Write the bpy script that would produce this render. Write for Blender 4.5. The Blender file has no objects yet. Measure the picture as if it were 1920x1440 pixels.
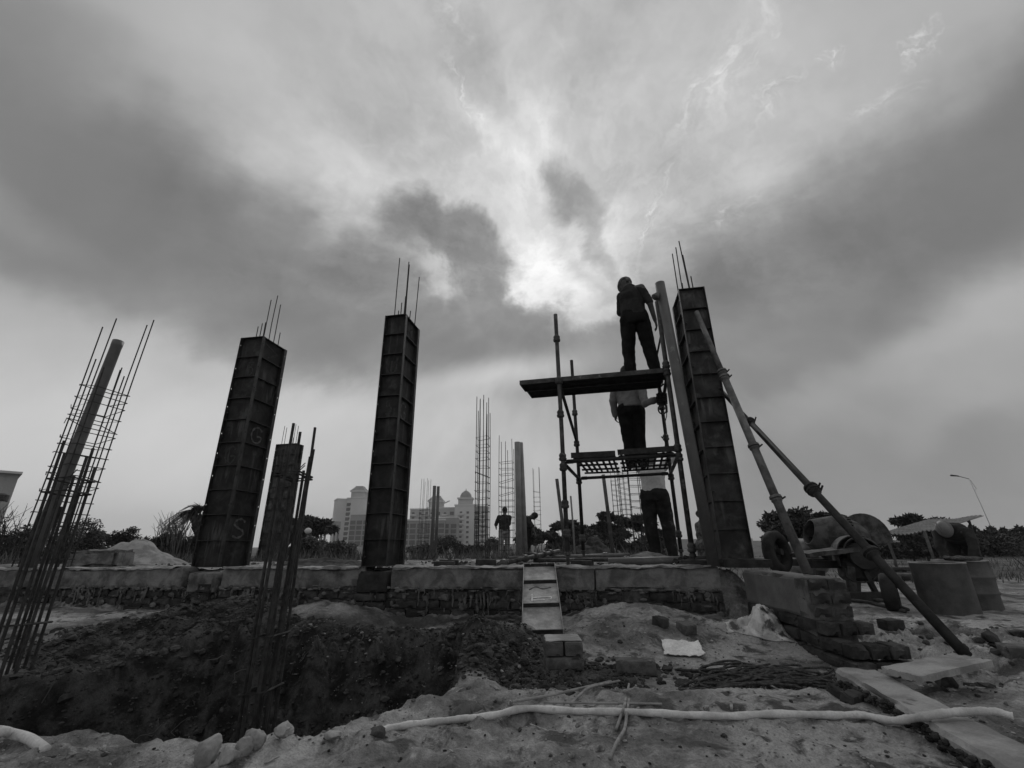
import bpy, bmesh, math, random
import numpy as np
from mathutils import Vector, Matrix, noise as mnoise

R = math.radians
random.seed(7)
rng = np.random.default_rng(7)
scene = bpy.context.scene
COL = scene.collection

# ------------------------------------------------------------------ camera
PITCH = R(19.9)
ROLL = R(0.7)
F = 828.0                       # focal length in pixels of a 1920 wide frame
CAM_Z = 0.65
cam_d = bpy.data.cameras.new('camera')
cam_d.sensor_width = 36.0
cam_d.lens = F / 1920.0 * 36.0
cam_d.clip_start = 0.05
cam_d.clip_end = 8000.0
cam = bpy.data.objects.new('camera', cam_d)
COL.objects.link(cam)
cam.location = (0, 0, CAM_Z)
cam.rotation_euler = (Matrix.Rotation(R(90) + PITCH, 3, 'X') @ Matrix.Rotation(-ROLL, 3, 'Z')).to_euler()
scene.camera = cam

# ------------------------------------------------------------------ exposure
vs = scene.view_settings
vs.view_transform = 'Standard'
vs.look = 'None'
vs.exposure = 0.0
vs.gamma = 1.0
vs.use_curve_mapping = False

# ------------------------------------------------------------------ sky
SUN_EL, SUN_AZ = R(36), R(8)            # azimuth clockwise from +Y
world = bpy.data.worlds.new('World')
scene.world = world
world.use_nodes = True


class NT:
    def __init__(self, nt):
        self.nt = nt
        nt.nodes.clear()

    def n(self, t, **kw):
        nd = self.nt.nodes.new(t)
        for k, v in kw.items():
            setattr(nd, k, v)
        return nd

    def link(self, a, b):
        self.nt.links.new(a, b)

    def put(self, sock, v):
        if isinstance(v, bpy.types.NodeSocket):
            self.link(v, sock)
        else:
            sock.default_value = v

    def math(self, op, a, b=None, c=None, clamp=False):
        nd = self.n('ShaderNodeMath', operation=op, use_clamp=clamp)
        self.put(nd.inputs[0], a)
        if b is not None:
            self.put(nd.inputs[1], b)
        if c is not None:
            self.put(nd.inputs[2], c)
        return nd.outputs[0]

    def vmath(self, op, a, b=None, scale=None):
        nd = self.n('ShaderNodeVectorMath', operation=op)
        self.put(nd.inputs[0], a)
        if b is not None:
            self.put(nd.inputs[1], b)
        if scale is not None:
            self.put(nd.inputs['Scale'], scale)
        return nd.outputs['Value'] if op in ('DOT_PRODUCT', 'LENGTH', 'DISTANCE') else nd.outputs['Vector']

    def noise(self, vec, scale, detail=4, rough=.5, lac=2.0, dist=0.0, color=False):
        nd = self.n('ShaderNodeTexNoise')
        if vec is not None:
            self.link(vec, nd.inputs['Vector'])
        nd.inputs['Scale'].default_value = scale
        nd.inputs['Detail'].default_value = detail
        nd.inputs['Roughness'].default_value = rough
        nd.inputs['Lacunarity'].default_value = lac
        nd.inputs['Distortion'].default_value = dist
        return nd.outputs['Color' if color else 'Fac']

    def maprange(self, v, a, b, c=0.0, d=1.0, smooth=True):
        nd = self.n('ShaderNodeMapRange', interpolation_type='SMOOTHSTEP' if smooth else 'LINEAR')
        self.put(nd.inputs['Value'], v)
        nd.inputs['From Min'].default_value = a
        nd.inputs['From Max'].default_value = b
        nd.inputs['To Min'].default_value = c
        nd.inputs['To Max'].default_value = d
        return nd.outputs['Result']

    def mix(self, f, a, b):
        nd = self.n('ShaderNodeMix', data_type='FLOAT')
        self.put(nd.inputs[0], f)
        self.put(nd.inputs[2], a)
        self.put(nd.inputs[3], b)
        return nd.outputs[0]

    def comb(self, x, y, z):
        nd = self.n('ShaderNodeCombineXYZ')
        self.put(nd.inputs[0], x); self.put(nd.inputs[1], y); self.put(nd.inputs[2], z)
        return nd.outputs[0]


def build_world():
    t = NT(world.node_tree)
    d = t.n('ShaderNodeTexCoord').outputs['Generated']
    cp, sp = math.cos(PITCH), math.sin(PITCH)
    fd = t.math('MAXIMUM', t.vmath('DOT_PRODUCT', d, (0, cp, sp)), 0.16)
    U = t.math('DIVIDE', t.vmath('DOT_PRODUCT', d, (1, 0, 0)), fd)
    V = t.math('DIVIDE', t.vmath('DOT_PRODUCT', d, (0, -sp, cp)), fd)
    # tangent plane of the cloud scene, one unit = 1000 steps
    PX = t.math('MULTIPLY_ADD', U, F / 1000, .960)
    PY = t.math('MULTIPLY_ADD', V, -F / 1000, .720)
    P = t.comb(PX, PY, 0.0)
    # polar coordinates round the sun, for the clouds that stream out of it
    sx, sy = 1.03, .54
    dx = t.math('SUBTRACT', PX, sx)
    dy = t.math('SUBTRACT', PY, sy)
    rr = t.math('SQRT', t.math('ADD', t.math('ADD', t.math('MULTIPLY', dx, dx), t.math('MULTIPLY', dy, dy)), .022))
    lr = t.math('LOGARITHM', rr, 2.718)
    pol = t.comb(t.math('DIVIDE', dx, rr), t.math('DIVIDE', dy, rr), t.math('MULTIPLY', lr, .42))
    n_pol = t.noise(pol, 2.6, 6, .52)
    n_pol2 = t.noise(pol, 7.0, 5, .55, dist=.3)
    # warp of all cloud outlines
    wc = t.noise(P, 2.4, 6, .52, color=True)
    w1 = t.vmath('SUBTRACT', wc, (.5, .5, .5))
    wc2 = t.noise(pol, 3.5, 6, .6, color=True)
    w2 = t.vmath('SUBTRACT', wc2, (.5, .5, .5))
    PW = t.vmath('ADD', P, t.vmath('ADD', t.vmath('SCALE', w1, scale=.26), t.vmath('SCALE', w2, scale=.16)))
    PW2 = t.vmath('ADD', P, t.vmath('ADD', t.vmath('SCALE', w1, scale=.42), t.vmath('SCALE', w2, scale=.22)))
    wf = t.vmath('SUBTRACT', t.noise(P, 9.0, 7, .6, color=True), (.5, .5, .5))
    PW3 = t.vmath('ADD', P, t.vmath('ADD', t.vmath('SCALE', w1, scale=.25), t.vmath('SCALE', wf, scale=.13)))
    wb = t.n('ShaderNodeTexNoise')
    t.link(P, wb.inputs['Vector'])
    wb.inputs['Scale'].default_value = 5.0
    wb.inputs['Detail'].default_value = 9
    wb.inputs['Roughness'].default_value = .62
    wb.inputs['Distortion'].default_value = .25
    w3 = t.vmath('SUBTRACT', wb.outputs['Color'], (.5, .5, .5))
    PW4 = t.vmath('ADD', P, t.vmath('ADD', t.vmath('SCALE', w1, scale=.12), t.vmath('SCALE', w3, scale=.20)))
    val = SKY_BASE
    for (cx, cy, th, rx, ry, v, st, lo, hi, wp) in BLOBS:
        mp = t.n('ShaderNodeMapping', vector_type='TEXTURE')
        t.link((P, PW, PW2, PW3, PW4)[wp], mp.inputs['Vector'])
        mp.inputs['Location'].default_value = (cx, cy, 0)
        mp.inputs['Rotation'].default_value = (0, 0, R(th))
        mp.inputs['Scale'].default_value = (rx, ry, 1)
        w = t.maprange(t.vmath('LENGTH', mp.outputs[0]), hi, lo, 0.0, st)
        val = t.mix(w, val, v)
    # streaks, fine structure; strongest near the sun, dying out towards the horizon
    near = t.maprange(rr, 1.0, .12, 0.0, 1.0)
    val = t.math('ADD', val, t.math('MULTIPLY', t.math('SUBTRACT', n_pol, .5), .13))
    val = t.math('ADD', val, t.math('MULTIPLY', t.math('SUBTRACT', n_pol2, .5), t.math('MULTIPLY_ADD', near, .07, .02)))
    up = t.maprange(PY, .66, .50, 0.15, 1.0)
    near2 = t.math('MULTIPLY', t.maprange(rr, .95, .15, 0.0, 1.0), up)
    nf = t.noise(PW4, 3.8, 8, .57, dist=.4)
    val = t.math('ADD', val, t.math('MULTIPLY', t.math('SUBTRACT', nf, .5), t.math('MULTIPLY_ADD', near2, .44, .03)))
    rg = t.noise(t.vmath('ADD', P, t.vmath('ADD', t.vmath('SCALE', w1, scale=.3), t.vmath('SCALE', w2, scale=.25))), 4.2, 6, .58)
    rg = t.math('ABSOLUTE', t.math('MULTIPLY_ADD', rg, 2.0, -1.0))
    rg = t.maprange(rg, .16, .0)
    val = t.math('ADD', val, t.math('MULTIPLY', rg, t.math('MULTIPLY', near2, .035)))
    # thin bright wisps high on the right
    for (cx, cy, th, rx, ry, a, sc) in WISPS:
        mp = t.n('ShaderNodeMapping', vector_type='TEXTURE')
        t.link(PW3, mp.inputs['Vector'])
        mp.inputs['Location'].default_value = (cx, cy, 0)
        mp.inputs['Rotation'].default_value = (0, 0, R(th))
        mp.inputs['Scale'].default_value = (rx, ry, 1)
        w = t.maprange(t.vmath('LENGTH', mp.outputs[0]), 1.15, .15)
        ns = t.noise(mp.outputs[0], sc, 7, .6, dist=.5)
        ns = t.maprange(ns, .42, .74)
        val = t.math('ADD', val, t.math('MULTIPLY', t.math('MULTIPLY', w, ns), a * .8))
    val = t.math('MINIMUM', t.math('MAXIMUM', val, .3), 1.0)
    lin = t.math('POWER', val, 2.2)
    sky = t.n('ShaderNodeTexSky', sky_type='NISHITA')
    sky.sun_disc = False
    sky.sun_elevation = SUN_EL
    sky.sun_rotation = SUN_AZ
    bw = t.n('ShaderNodeRGBToBW')
    t.link(sky.outputs[0], bw.inputs[0])
    clear = bw.outputs[0]
    STR = .1
    cloud = t.math('MULTIPLY', lin, 1.0 / STR)
    out = t.mix(.96, clear, cloud)               # an almost closed cloud layer over the clear sky
    bg = t.n('ShaderNodeBackground')
    t.link(out, bg.inputs['Color'])
    bg.inputs['Strength'].default_value = STR
    wo = t.n('ShaderNodeOutputWorld')
    t.link(bg.outputs[0], wo.inputs['Surface'])


SKY_BASE = .68
# cx, cy, turn, rx, ry, value, weight, inner, outer, warp
BLOBS = [
    (.70, .10, 0, .70, .30, .72, .9, .2, 1.2, 1),
    (-.15, .05, 20, .50, .30, .52, .9, .2, 1.2, 1),
    (.18, .86, 0, .85, .24, .825, .95, .2, 1.25, 1),
    (.34, .42, 25, .78, .195, .475, 1.0, .35, 1.2, 1),
    (.10, .44, 25, .35, .13, .48, .8, .2, 1.25, 1),
    (.68, .62, 8, .42, .115, .50, 1.0, .3, 1.2, 1),
    (.03, .37, 30, .22, .05, .56, .6, .1, 1.3, 1),
    (.55, .19, 30, .42, .09, .72, .7, .1, 1.3, 1),
    (.72, .33, 38, .32, .12, .80, .9, .1, 1.3, 2),
    (1.32, .22, -30, .52, .26, .735, .9, .2, 1.2, 1),
    (.97, .32, 80, .28, .15, .79, .9, .1, 1.3, 2),
    (1.60, .47, -24, .62, .195, .47, 1.0, .4, 1.2, 1),
    (1.95, .25, -40, .45, .22, .465, .95, .2, 1.2, 1),
    (1.44, .63, -8, .34, .15, .50, 1.0, .3, 1.2, 1),
    (1.62, .93, 0, .56, .24, .505, .95, .2, 1.3, 1),
    (1.97, .68, -35, .36, .09, .64, .95, .2, 1.2, 1),
    (1.20, .63, 0, .24, .09, .52, .9, .2, 1.3, 1),
    (1.08, .20, -65, .30, .12, .75, .8, .1, 1.3, 2),
    (.96, .255, 62, .18, .07, .95, .95, .0, 1.3, 4),
    (.80, .40, 45, .20, .045, .84, .8, .0, 1.3, 4),
    (.90, .13, 66, .22, .05, .61, .85, .1, 1.3, 4),
    (1.11, .14, -70, .16, .05, .68, .7, .1, 1.3, 4),
    (1.18, .44, -40, .16, .07, .82, .8, .1, 1.3, 4),
    (1.0, .40, 75, .24, .10, .85, .8, .0, 1.3, 4),
    (1.035, .52, 50, .12, .035, .97, 1.0, .0, 1.3, 4),
    (1.10, .585, -12, .10, .03, .84, .8, .1, 1.3, 4),
    (.80, .515, 55, .09, .03, .82, .8, .1, 1.3, 4),
    (.86, .475, 40, .19, .065, .52, 1.0, .55, 1.15, 4),
    (.96, .575, 35, .14, .06, .49, 1.0, .45, 1.15, 4),
    (.85, .63, 5, .22, .05, .485, 1.0, .3, 1.2, 4),
    (1.08, .375, 55, .085, .055, .60, 1.0, .4, 1.2, 4),
    (1.12, .46, 60, .10, .03, .64, .9, .3, 1.2, 4),
    (.95, .70, -8, .19, .035, .82, .8, .0, 1.4, 0),
    (.70, .79, -4, .30, .07, .80, .8, .0, 1.4, 0),
    (1.00, .87, 0, .35, .12, .72, .7, .1, 1.3, 1),
]
WISPS = [
    (1.40, .14, -58, .17, .075, .15, 2.4),
    (1.32, .21, -40, .12, .045, .14, 2.6),
    (1.73, .05, -50, .085, .033, .22, 1.9),
    (1.57, .105, -60, .035, .02, .18, 1.8),
    (1.48, .21, -50, .09, .03, .14, 2.2),
    (1.66, .19, -30, .10, .035, .12, 1.8),
    (1.38, .39, -35, .08, .03, .15, 2.0),
    (1.23, .40, -62, .12, .018, .17, 2.4),
    (.85, .03, 70, .07, .03, .10, 2.2),
    (.86, .17, 65, .10, .02, .16, 2.2),
]
build_world()

# ------------------------------------------------------------------ sun behind the clouds
sl = bpy.data.lights.new('sun', 'SUN')
sl.energy = 0.8
sl.angle = R(22)
sl.color = (1, 1, 1)
so = bpy.data.objects.new('sun', sl)
COL.objects.link(so)
sun_dir = Vector((math.sin(SUN_AZ) * math.cos(SUN_EL), math.cos(SUN_AZ) * math.cos(SUN_EL), math.sin(SUN_EL)))
so.rotation_euler = (-sun_dir).to_track_quat('-Z', 'Y').to_euler()
so.location = (0, 20, 20)

# ------------------------------------------------------------------ numpy noise
_perm = np.random.default_rng(3).permutation(512).astype(np.int64)
_perm = np.concatenate([_perm, _perm, _perm, _perm])
_gr = np.random.default_rng(5).normal(size=(512, 3))
_gr /= np.linalg.norm(_gr, axis=1)[:, None]


def pnoise(x, y, z):
    xi = np.floor(x).astype(np.int64); yi = np.floor(y).astype(np.int64); zi = np.floor(z).astype(np.int64)
    xf, yf, zf = x - xi, y - yi, z - zi
    u = xf * xf * xf * (xf * (xf * 6 - 15) + 10)
    v = yf * yf * yf * (yf * (yf * 6 - 15) + 10)
    w = zf * zf * zf * (zf * (zf * 6 - 15) + 10)
    out = 0.0
    for a in (0, 1):
        for b in (0, 1):
            for c in (0, 1):
                h = _perm[(_perm[(_perm[(xi + a) & 511] + yi + b) & 511] + zi + c) & 511]
                g = _gr[h]
                dot = g[..., 0] * (xf - a) + g[..., 1] * (yf - b) + g[..., 2] * (zf - c)
                out = out + dot * (u if a else 1 - u) * (v if b else 1 - v) * (w if c else 1 - w)
    return out


def fbm(x, y, z=0.0, oct=5, gain=.5, lac=2.03):
    x = np.asarray(x, float); y = np.asarray(y, float); z = np.asarray(z, float) + np.zeros_like(x)
    s, a, f = 0.0, 1.0, 1.0
    for i in range(oct):
        s = s + a * pnoise(x * f + 13.7 * i, y * f - 7.1 * i, z * f + 3.3 * i)
        a *= gain
        f *= lac
    return s


def sstep(a, b, x):
    t = np.clip((x - a) / (b - a), 0, 1)
    return t * t * (3 - 2 * t)


# ------------------------------------------------------------------ picture rays (only used to lay out positions)
def ray(x, y):
    dx, dy = x - 960, 720 - y
    u = (dx * math.cos(ROLL) + dy * math.sin(ROLL)) / F
    v = (dy * math.cos(ROLL) - dx * math.sin(ROLL)) / F
    return Vector((u, math.cos(PITCH) - v * math.sin(PITCH), math.sin(PITCH) + v * math.cos(PITCH)))


def at(x, y, Y=None, z=None):
    r = ray(x, y)
    k = Y / r.y if Y is not None else (z - CAM_Z) / r.z
    return Vector((r.x * k, r.y * k, CAM_Z + r.z * k))


def YM(Y):
    return float(np.interp(Y, [0, 3.44, 4.12, 100], [0, 3.70, 4.77, 4.77 + 95.88 * 1.15]))


def atm(x, y, Y=None, z=None):
    return at(x, y, Y=YM(Y) if Y is not None else None, z=z)


ALPHA = R(-9.9)


def B(a, b, z=0.0):
    """building frame: a along the plinth, b behind its face"""
    return Vector((a * math.cos(ALPHA) - b * math.sin(ALPHA), 4.77 + a * math.sin(ALPHA) + b * math.cos(ALPHA), z))


PLINTH_Z = 0.43


# ------------------------------------------------------------------ materials (all grey: the place is seen in black and white)
def mat(name, c0, c1, scale=6.0, detail=6, rough=.85, metal=0.0, bump=.3, bscale=40.0, spec=.3, spots=None, dist=.0, contrast=(.35, .65), streak=None):
    m = bpy.data.materials.new(name)
    m.use_nodes = True
    t = NT(m.node_tree)
    pos = t.n('ShaderNodeNewGeometry').outputs['Position']
    n1 = t.noise(pos, scale, detail, .6, dist=dist)
    f = t.maprange(n1, contrast[0], contrast[1])
    v = t.mix(f, c0, c1)
    if spots:
        sc, lo, hi, c2 = spots
        s = t.maprange(t.noise(pos, sc, 5, .6), lo, hi)
        v = t.mix(s, v, c2)
    if streak:
        sv = t.vmath('MULTIPLY', pos, (14.0, 14.0, 1.6))
        s = t.maprange(t.noise(sv, 1.0, 5, .62), streak[0], streak[1])
        s = t.math('MULTIPLY', s, t.maprange(t.noise(pos, 2.6, 3, .5), .42, .62))
        v = t.mix(s, v, streak[2])
    n2 = t.noise(pos, bscale * 2.3, 3, .6)
    v = t.math('MULTIPLY', v, t.math('MULTIPLY_ADD', n2, .5, .75))
    bs = t.n('ShaderNodeBsdfPrincipled')
    t.link(t.comb(v, v, v), bs.inputs['Base Color'])
    bs.inputs['Roughness'].default_value = rough
    bs.inputs['Metallic'].default_value = metal
    bs.inputs['Specular IOR Level'].default_value = spec
    if bump:
        nb = t.noise(pos, bscale, 5, .65)
        b = t.n('ShaderNodeBump')
        b.inputs['Strength'].default_value = bump
        b.inputs['Distance'].default_value = .01
        t.link(nb, b.inputs['Height'])
        t.link(b.outputs[0], bs.inputs['Normal'])
    o = t.n('ShaderNodeOutputMaterial')
    t.link(bs.outputs[0], o.inputs['Surface'])
    return m


# ------------------------------------------------------------------ mesh builder
class MB:
    def __init__(self):
        self.v, self.f = [], []

    def add(self, vs, fs):
        o = len(self.v)
        self.v.extend([tuple(p) for p in vs])
        self.f.extend([tuple(i + o for i in f) for f in fs])
        return self

    def box(self, lo, hi, M=None):
        x0, y0, z0 = lo; x1, y1, z1 = hi
        vs = [Vector(p) for p in ((x0, y0, z0), (x1, y0, z0), (x1, y1, z0), (x0, y1, z0), (x0, y0, z1), (x1, y0, z1), (x1, y1, z1), (x0, y1, z1))]
        if M is not None:
            vs = [M @ p for p in vs]
        return self.add(vs, [(0, 3, 2, 1), (4, 5, 6, 7), (0, 1, 5, 4), (1, 2, 6, 5), (2, 3, 7, 6), (3, 0, 4, 7)])

    def bar(self, p0, p1, w, h, up=(0, 0, 1)):
        """rectangular bar from p0 to p1"""
        p0, p1 = Vector(p0), Vector(p1)
        d = (p1 - p0).normalized()
        s = d.cross(Vector(up))
        if s.length < 1e-4:
            s = d.cross(Vector((1, 0, 0)))
        s.normalize(); t = s.cross(d)
        vs = []
        for p in (p0, p1):
            for a, b in ((-1, -1), (1, -1), (1, 1), (-1, 1)):
                vs.append(p + s * a * w / 2 + t * b * h / 2)
        return self.add(vs, [(3, 2, 1, 0), (4, 5, 6, 7), (0, 1, 5, 4), (1, 2, 6, 5), (2, 3, 7, 6), (3, 0, 4, 7)])

    def tube(self, pts, r, n=8, closed=False, cap=True, hollow=False):
        pts = [Vector(p) for p in pts]
        m = len(pts)
        rs = r if isinstance(r, (list, tuple)) else [r] * m
        ring0 = None
        vs = []
        prev = None
        for i, p in enumerate(pts):
            if closed:
                d = pts[(i + 1) % m] - pts[i - 1]
            else:
                d = pts[min(i + 1, m - 1)] - pts[max(i - 1, 0)]
            d.normalize()
            if prev is None:
                a = Vector((0, 0, 1)) if abs(d.z) < .9 else Vector((1, 0, 0))
                s = d.cross(a).normalized()
            else:
                s = (prev - d * prev.dot(d))
                s = s.normalized() if s.length > 1e-5 else d.orthogonal().normalized()
            prev = s
            t = d.cross(s)
            for k in range(n):
                c = 2 * math.pi * k / n
                vs.append(p + (s * math.cos(c) + t * math.sin(c)) * rs[i])
        fs = []
        for i in range(m if closed else m - 1):
            j = (i + 1) % m
            for k in range(n):
                l = (k + 1) % n
                fs.append((i * n + k, i * n + l, j * n + l, j * n + k))
        if not closed and cap:
            fs.append(tuple(reversed(range(n))))
            fs.append(tuple((m - 1) * n + k for k in range(n)))
        return self.add(vs, fs)

    def lathe(self, prof, n=20, M=None, cap=True):
        """prof: list of (r, z) round the z axis"""
        vs, fs = [], []
        for r, z in prof:
            for k in range(n):
                c = 2 * math.pi * k / n
                p = Vector((r * math.cos(c), r * math.sin(c), z))
                vs.append(M @ p if M is not None else p)
        for i in range(len(prof) - 1):
            for k in range(n):
                l = (k + 1) % n
                fs.append((i * n + k, i * n + l, (i + 1) * n + l, (i + 1) * n + k))
        if cap:
            fs.append(tuple(reversed(range(n))))
            fs.append(tuple((len(prof) - 1) * n + k for k in range(n)))
        return self.add(vs, fs)

    def ellipsoid(self, c, r, M=None, n=14, m=9):
        c = Vector(c)
        vs, fs = [], []
        for i in range(m + 1):
            th = math.pi * i / m
            for k in range(n):
                ph = 2 * math.pi * k / n
                p = Vector((r[0] * math.sin(th) * math.cos(ph), r[1] * math.sin(th) * math.sin(ph), r[2] * math.cos(th)))
                vs.append(c + (M @ p if M is not None else p))
        for i in range(m):
            for k in range(n):
                l = (k + 1) % n
                fs.append((i * n + k, (i + 1) * n + k, (i + 1) * n + l, i * n + l))
        return self.add(vs, fs)

    def capsule(self, p0, r0, p1, r1, n=12, m=4):
        p0, p1 = Vector(p0), Vector(p1)
        d = (p1 - p0)
        L = d.length
        d.normalize()
        s = d.orthogonal().normalized(); t = d.cross(s)
        prof = []
        for i in range(m + 1):
            a = math.pi / 2 * (1 - i / m)
            prof.append((max(r0 * math.cos(a), 1e-4), -r0 * math.sin(a)))
        for i in range(m + 1):
            a = math.pi / 2 * i / m
            prof.append((max(r1 * math.cos(a), 1e-4), L + r1 * math.sin(a)))
        vs, fs = [], []
        for r, z in prof:
            for k in range(n):
                c = 2 * math.pi * k / n
                vs.append(p0 + d * z + (s * math.cos(c) + t * math.sin(c)) * r)
        for i in range(len(prof) - 1):
            for k in range(n):
                l = (k + 1) % n
                fs.append((i * n + k, i * n + l, (i + 1) * n + l, (i + 1) * n + k))
        fs.append(tuple(reversed(range(n))))
        fs.append(tuple((len(prof) - 1) * n + k for k in range(n)))
        return self.add(vs, fs)

    def loft(self, rings, n=18):
        """rings: (centre, right, forward, rx, ry)"""
        vs, fs = [], []
        for c, rt, fw, rx, ry in rings:
            c, rt, fw = Vector(c), Vector(rt), Vector(fw)
            for k in range(n):
                a = 2 * math.pi * k / n
                ca, sa = math.cos(a), math.sin(a)
                ca = math.copysign(abs(ca) ** .85, ca); sa = math.copysign(abs(sa) ** .85, sa)
                vs.append(c + rt * rx * ca + fw * ry * sa)
        for i in range(len(rings) - 1):
            for k in range(n):
                l = (k + 1) % n
                fs.append((i * n + k, i * n + l, (i + 1) * n + l, (i + 1) * n + k))
        fs.append(tuple(reversed(range(n))))
        fs.append(tuple((len(rings) - 1) * n + k for k in range(n)))
        return self.add(vs, fs)

    def mesh(self, name, m, off=(0, 0, 0), smooth=False):
        me = bpy.data.meshes.new(name)
        o = Vector(off)
        me.from_pydata([(p[0] - o.x, p[1] - o.y, p[2] - o.z) for p in self.v], [], self.f)
        me.materials.append(m)
        if smooth:
            me.polygons.foreach_set('use_smooth', [True] * len(me.polygons))
        me.update()
        return me


def wloc(o):
    v = Vector((0, 0, 0))
    while o is not None:
        v += o.location
        o = o.parent
    return v


def tag(o, label=None, cat=None, group=None, kind=None):
    if label: o['label'] = label
    if cat: o['category'] = cat
    if group: o['group'] = group
    if kind: o['kind'] = kind
    return o


def thing(name, label, cat, loc=(0, 0, 0), group=None, rz=0.0):
    o = bpy.data.objects.new(name, None)
    o.empty_display_size = .1
    COL.objects.link(o)
    o.location = loc
    o.rotation_euler = (0, 0, rz)
    return tag(o, label, cat, group)


def obj(name, mb, m, parent=None, loc=None, smooth=False, local=False):
    """world-space shape -> object (a child keeps its world place when its ancestors are not turned); local: shape is in the parent's frame"""
    off = (0, 0, 0) if local else (wloc(parent) if parent else Vector(loc or (0, 0, 0)))
    me = mb.mesh(name, m, off, smooth)
    o = bpy.data.objects.new(name, me)
    COL.objects.link(o)
    if parent:
        o.parent = parent
    elif loc is not None:
        o.location = loc
    return o


def inst(name, me, parent=None, loc=(0, 0, 0), rot=(0, 0, 0), scale=(1, 1, 1)):
    o = bpy.data.objects.new(name, me)
    COL.objects.link(o)
    o.parent = parent
    o.location = loc
    o.rotation_euler = rot
    o.scale = scale
    return o


def copy_tree(o, parent=None):
    c = o.copy()
    COL.objects.link(c)
    c.parent = parent
    for ch in list(o.children):
        copy_tree(ch, c)
    return c


def rough_box(sx, sy, sz, res, amp, fs, seed, round_=0.0, chip=0.0):
    """a subdivided box (0..sx, 0..sy, 0..sz) with worn, uneven faces"""
    nx, ny, nz = max(1, round(sx / res)), max(1, round(sy / res)), max(1, round(sz / res))
    idx = {}
    vs, fs_ = [], []

    def vid(i, j, k):
        if (i, j, k) not in idx:
            idx[(i, j, k)] = len(vs)
            vs.append((sx * i / nx, sy * j / ny, sz * k / nz))
        return idx[(i, j, k)]
    for i in range(nx):
        for j in range(ny):
            fs_.append((vid(i, j, 0), vid(i, j + 1, 0), vid(i + 1, j + 1, 0), vid(i + 1, j, 0)))
            fs_.append((vid(i, j, nz), vid(i + 1, j, nz), vid(i + 1, j + 1, nz), vid(i, j + 1, nz)))
    for i in range(nx):
        for k in range(nz):
            fs_.append((vid(i, 0, k), vid(i + 1, 0, k), vid(i + 1, 0, k + 1), vid(i, 0, k + 1)))
            fs_.append((vid(i, ny, k), vid(i, ny, k + 1), vid(i + 1, ny, k + 1), vid(i + 1, ny, k)))
    for j in range(ny):
        for k in range(nz):
            fs_.append((vid(0, j, k), vid(0, j, k + 1), vid(0, j + 1, k + 1), vid(0, j + 1, k)))
            fs_.append((vid(nx, j, k), vid(nx, j + 1, k), vid(nx, j + 1, k + 1), vid(nx, j, k + 1)))
    v = np.array(vs)
    c = np.array([sx, sy, sz]) / 2
    q = (v - c) / c
    if round_:
        # pull edges and corners in
        near = (np.abs(q) > .999).sum(axis=1)
        pull = np.where(near >= 2, round_, 0.0)[:, None]
        v = v - np.sign(q) * (np.abs(q) > .999) * pull
    d = np.stack([fbm(v[:, 0] * fs + 7 * s + seed, v[:, 1] * fs, v[:, 2] * fs, 4) for s in range(3)], axis=1)
    v = v + d * amp
    if chip:
        near = (np.abs(q) > .97).sum(axis=1) >= 2
        ch = np.clip(fbm(v[:, 0] * fs * .6 + seed * 3, v[:, 1] * fs * .6, v[:, 2] * fs * .6, 3) - .1, 0, 1) * chip
        v = v - np.sign(q) * (np.abs(q) > .97) * (ch * near)[:, None]
    mb = MB()
    mb.v = [tuple(p) for p in v]
    mb.f = fs_
    return mb


def moved(mb, M):
    mb.v = [tuple(M @ Vector(p)) for p in mb.v]
    return mb


def bake(o, voxel, smooth=6, disp=None):
    """join the shells of a mesh into one continuous surface"""
    md = o.modifiers.new('r', 'REMESH'); md.mode = 'VOXEL'; md.voxel_size = voxel; md.use_smooth_shade = True
    ms = o.modifiers.new('s', 'SMOOTH'); ms.iterations = smooth; ms.factor = .5
    dg = bpy.context.evaluated_depsgraph_get()
    me = bpy.data.meshes.new_from_object(o.evaluated_get(dg), depsgraph=dg)
    old = o.data
    o.modifiers.clear()
    o.data = me
    if not me.materials and old.materials:
        me.materials.append(old.materials[0])
    if disp:
        amp, fs, seed = disp
        n = len(me.vertices)
        co = np.empty(n * 3); me.vertices.foreach_get('co', co); co = co.reshape(-1, 3)
        no = np.empty(n * 3); me.vertices.foreach_get('normal', no); no = no.reshape(-1, 3)
        h = fbm(co[:, 0] * fs + seed, co[:, 1] * fs, co[:, 2] * fs * 1.15, 3)
        rid = 1 - np.abs(h) * 2.4
        co = co + no * (rid * amp)[:, None]
        me.vertices.foreach_set('co', co.ravel())
    me.polygons.foreach_set('use_smooth', [True] * len(me.polygons))
    me.update()
    return o


# palette
M_CRUMB = mat('dry_crumb', .10, .34, 30, bump=.5, bscale=60, rough=.95, spec=.1)
M_SOILCLOD = mat('clod_soil', .025, .085, 9, bump=.6, bscale=60, rough=.95, spec=.1)
M_CONC = mat('old_concrete', .10, .22, 7, bump=.8, bscale=38, rough=.92, spec=.12, spots=(3.2, .54, .70, .06), dist=.5)
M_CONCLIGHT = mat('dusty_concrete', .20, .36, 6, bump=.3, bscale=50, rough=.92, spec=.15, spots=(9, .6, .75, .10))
M_PLASTER = mat('grey_plaster', .125, .19, 3.5, bump=.25, bscale=55, rough=.9, spec=.15, spots=(1.6, .58, .74, .07))
M_BRICK = mat('weathered_brick', .035, .085, 8, bump=.5, bscale=50, rough=.92, spec=.15, spots=(6, .6, .75, .17))
M_BRICKDARK = mat('damp_brick', .03, .065, 8, bump=.5, bscale=50, rough=.92, spec=.12)
M_BRICKTOP = mat('loose_brick', .07, .13, 14, bump=.5, bscale=60, rough=.92, spec=.12, spots=(11, .58, .75, .22))
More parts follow.
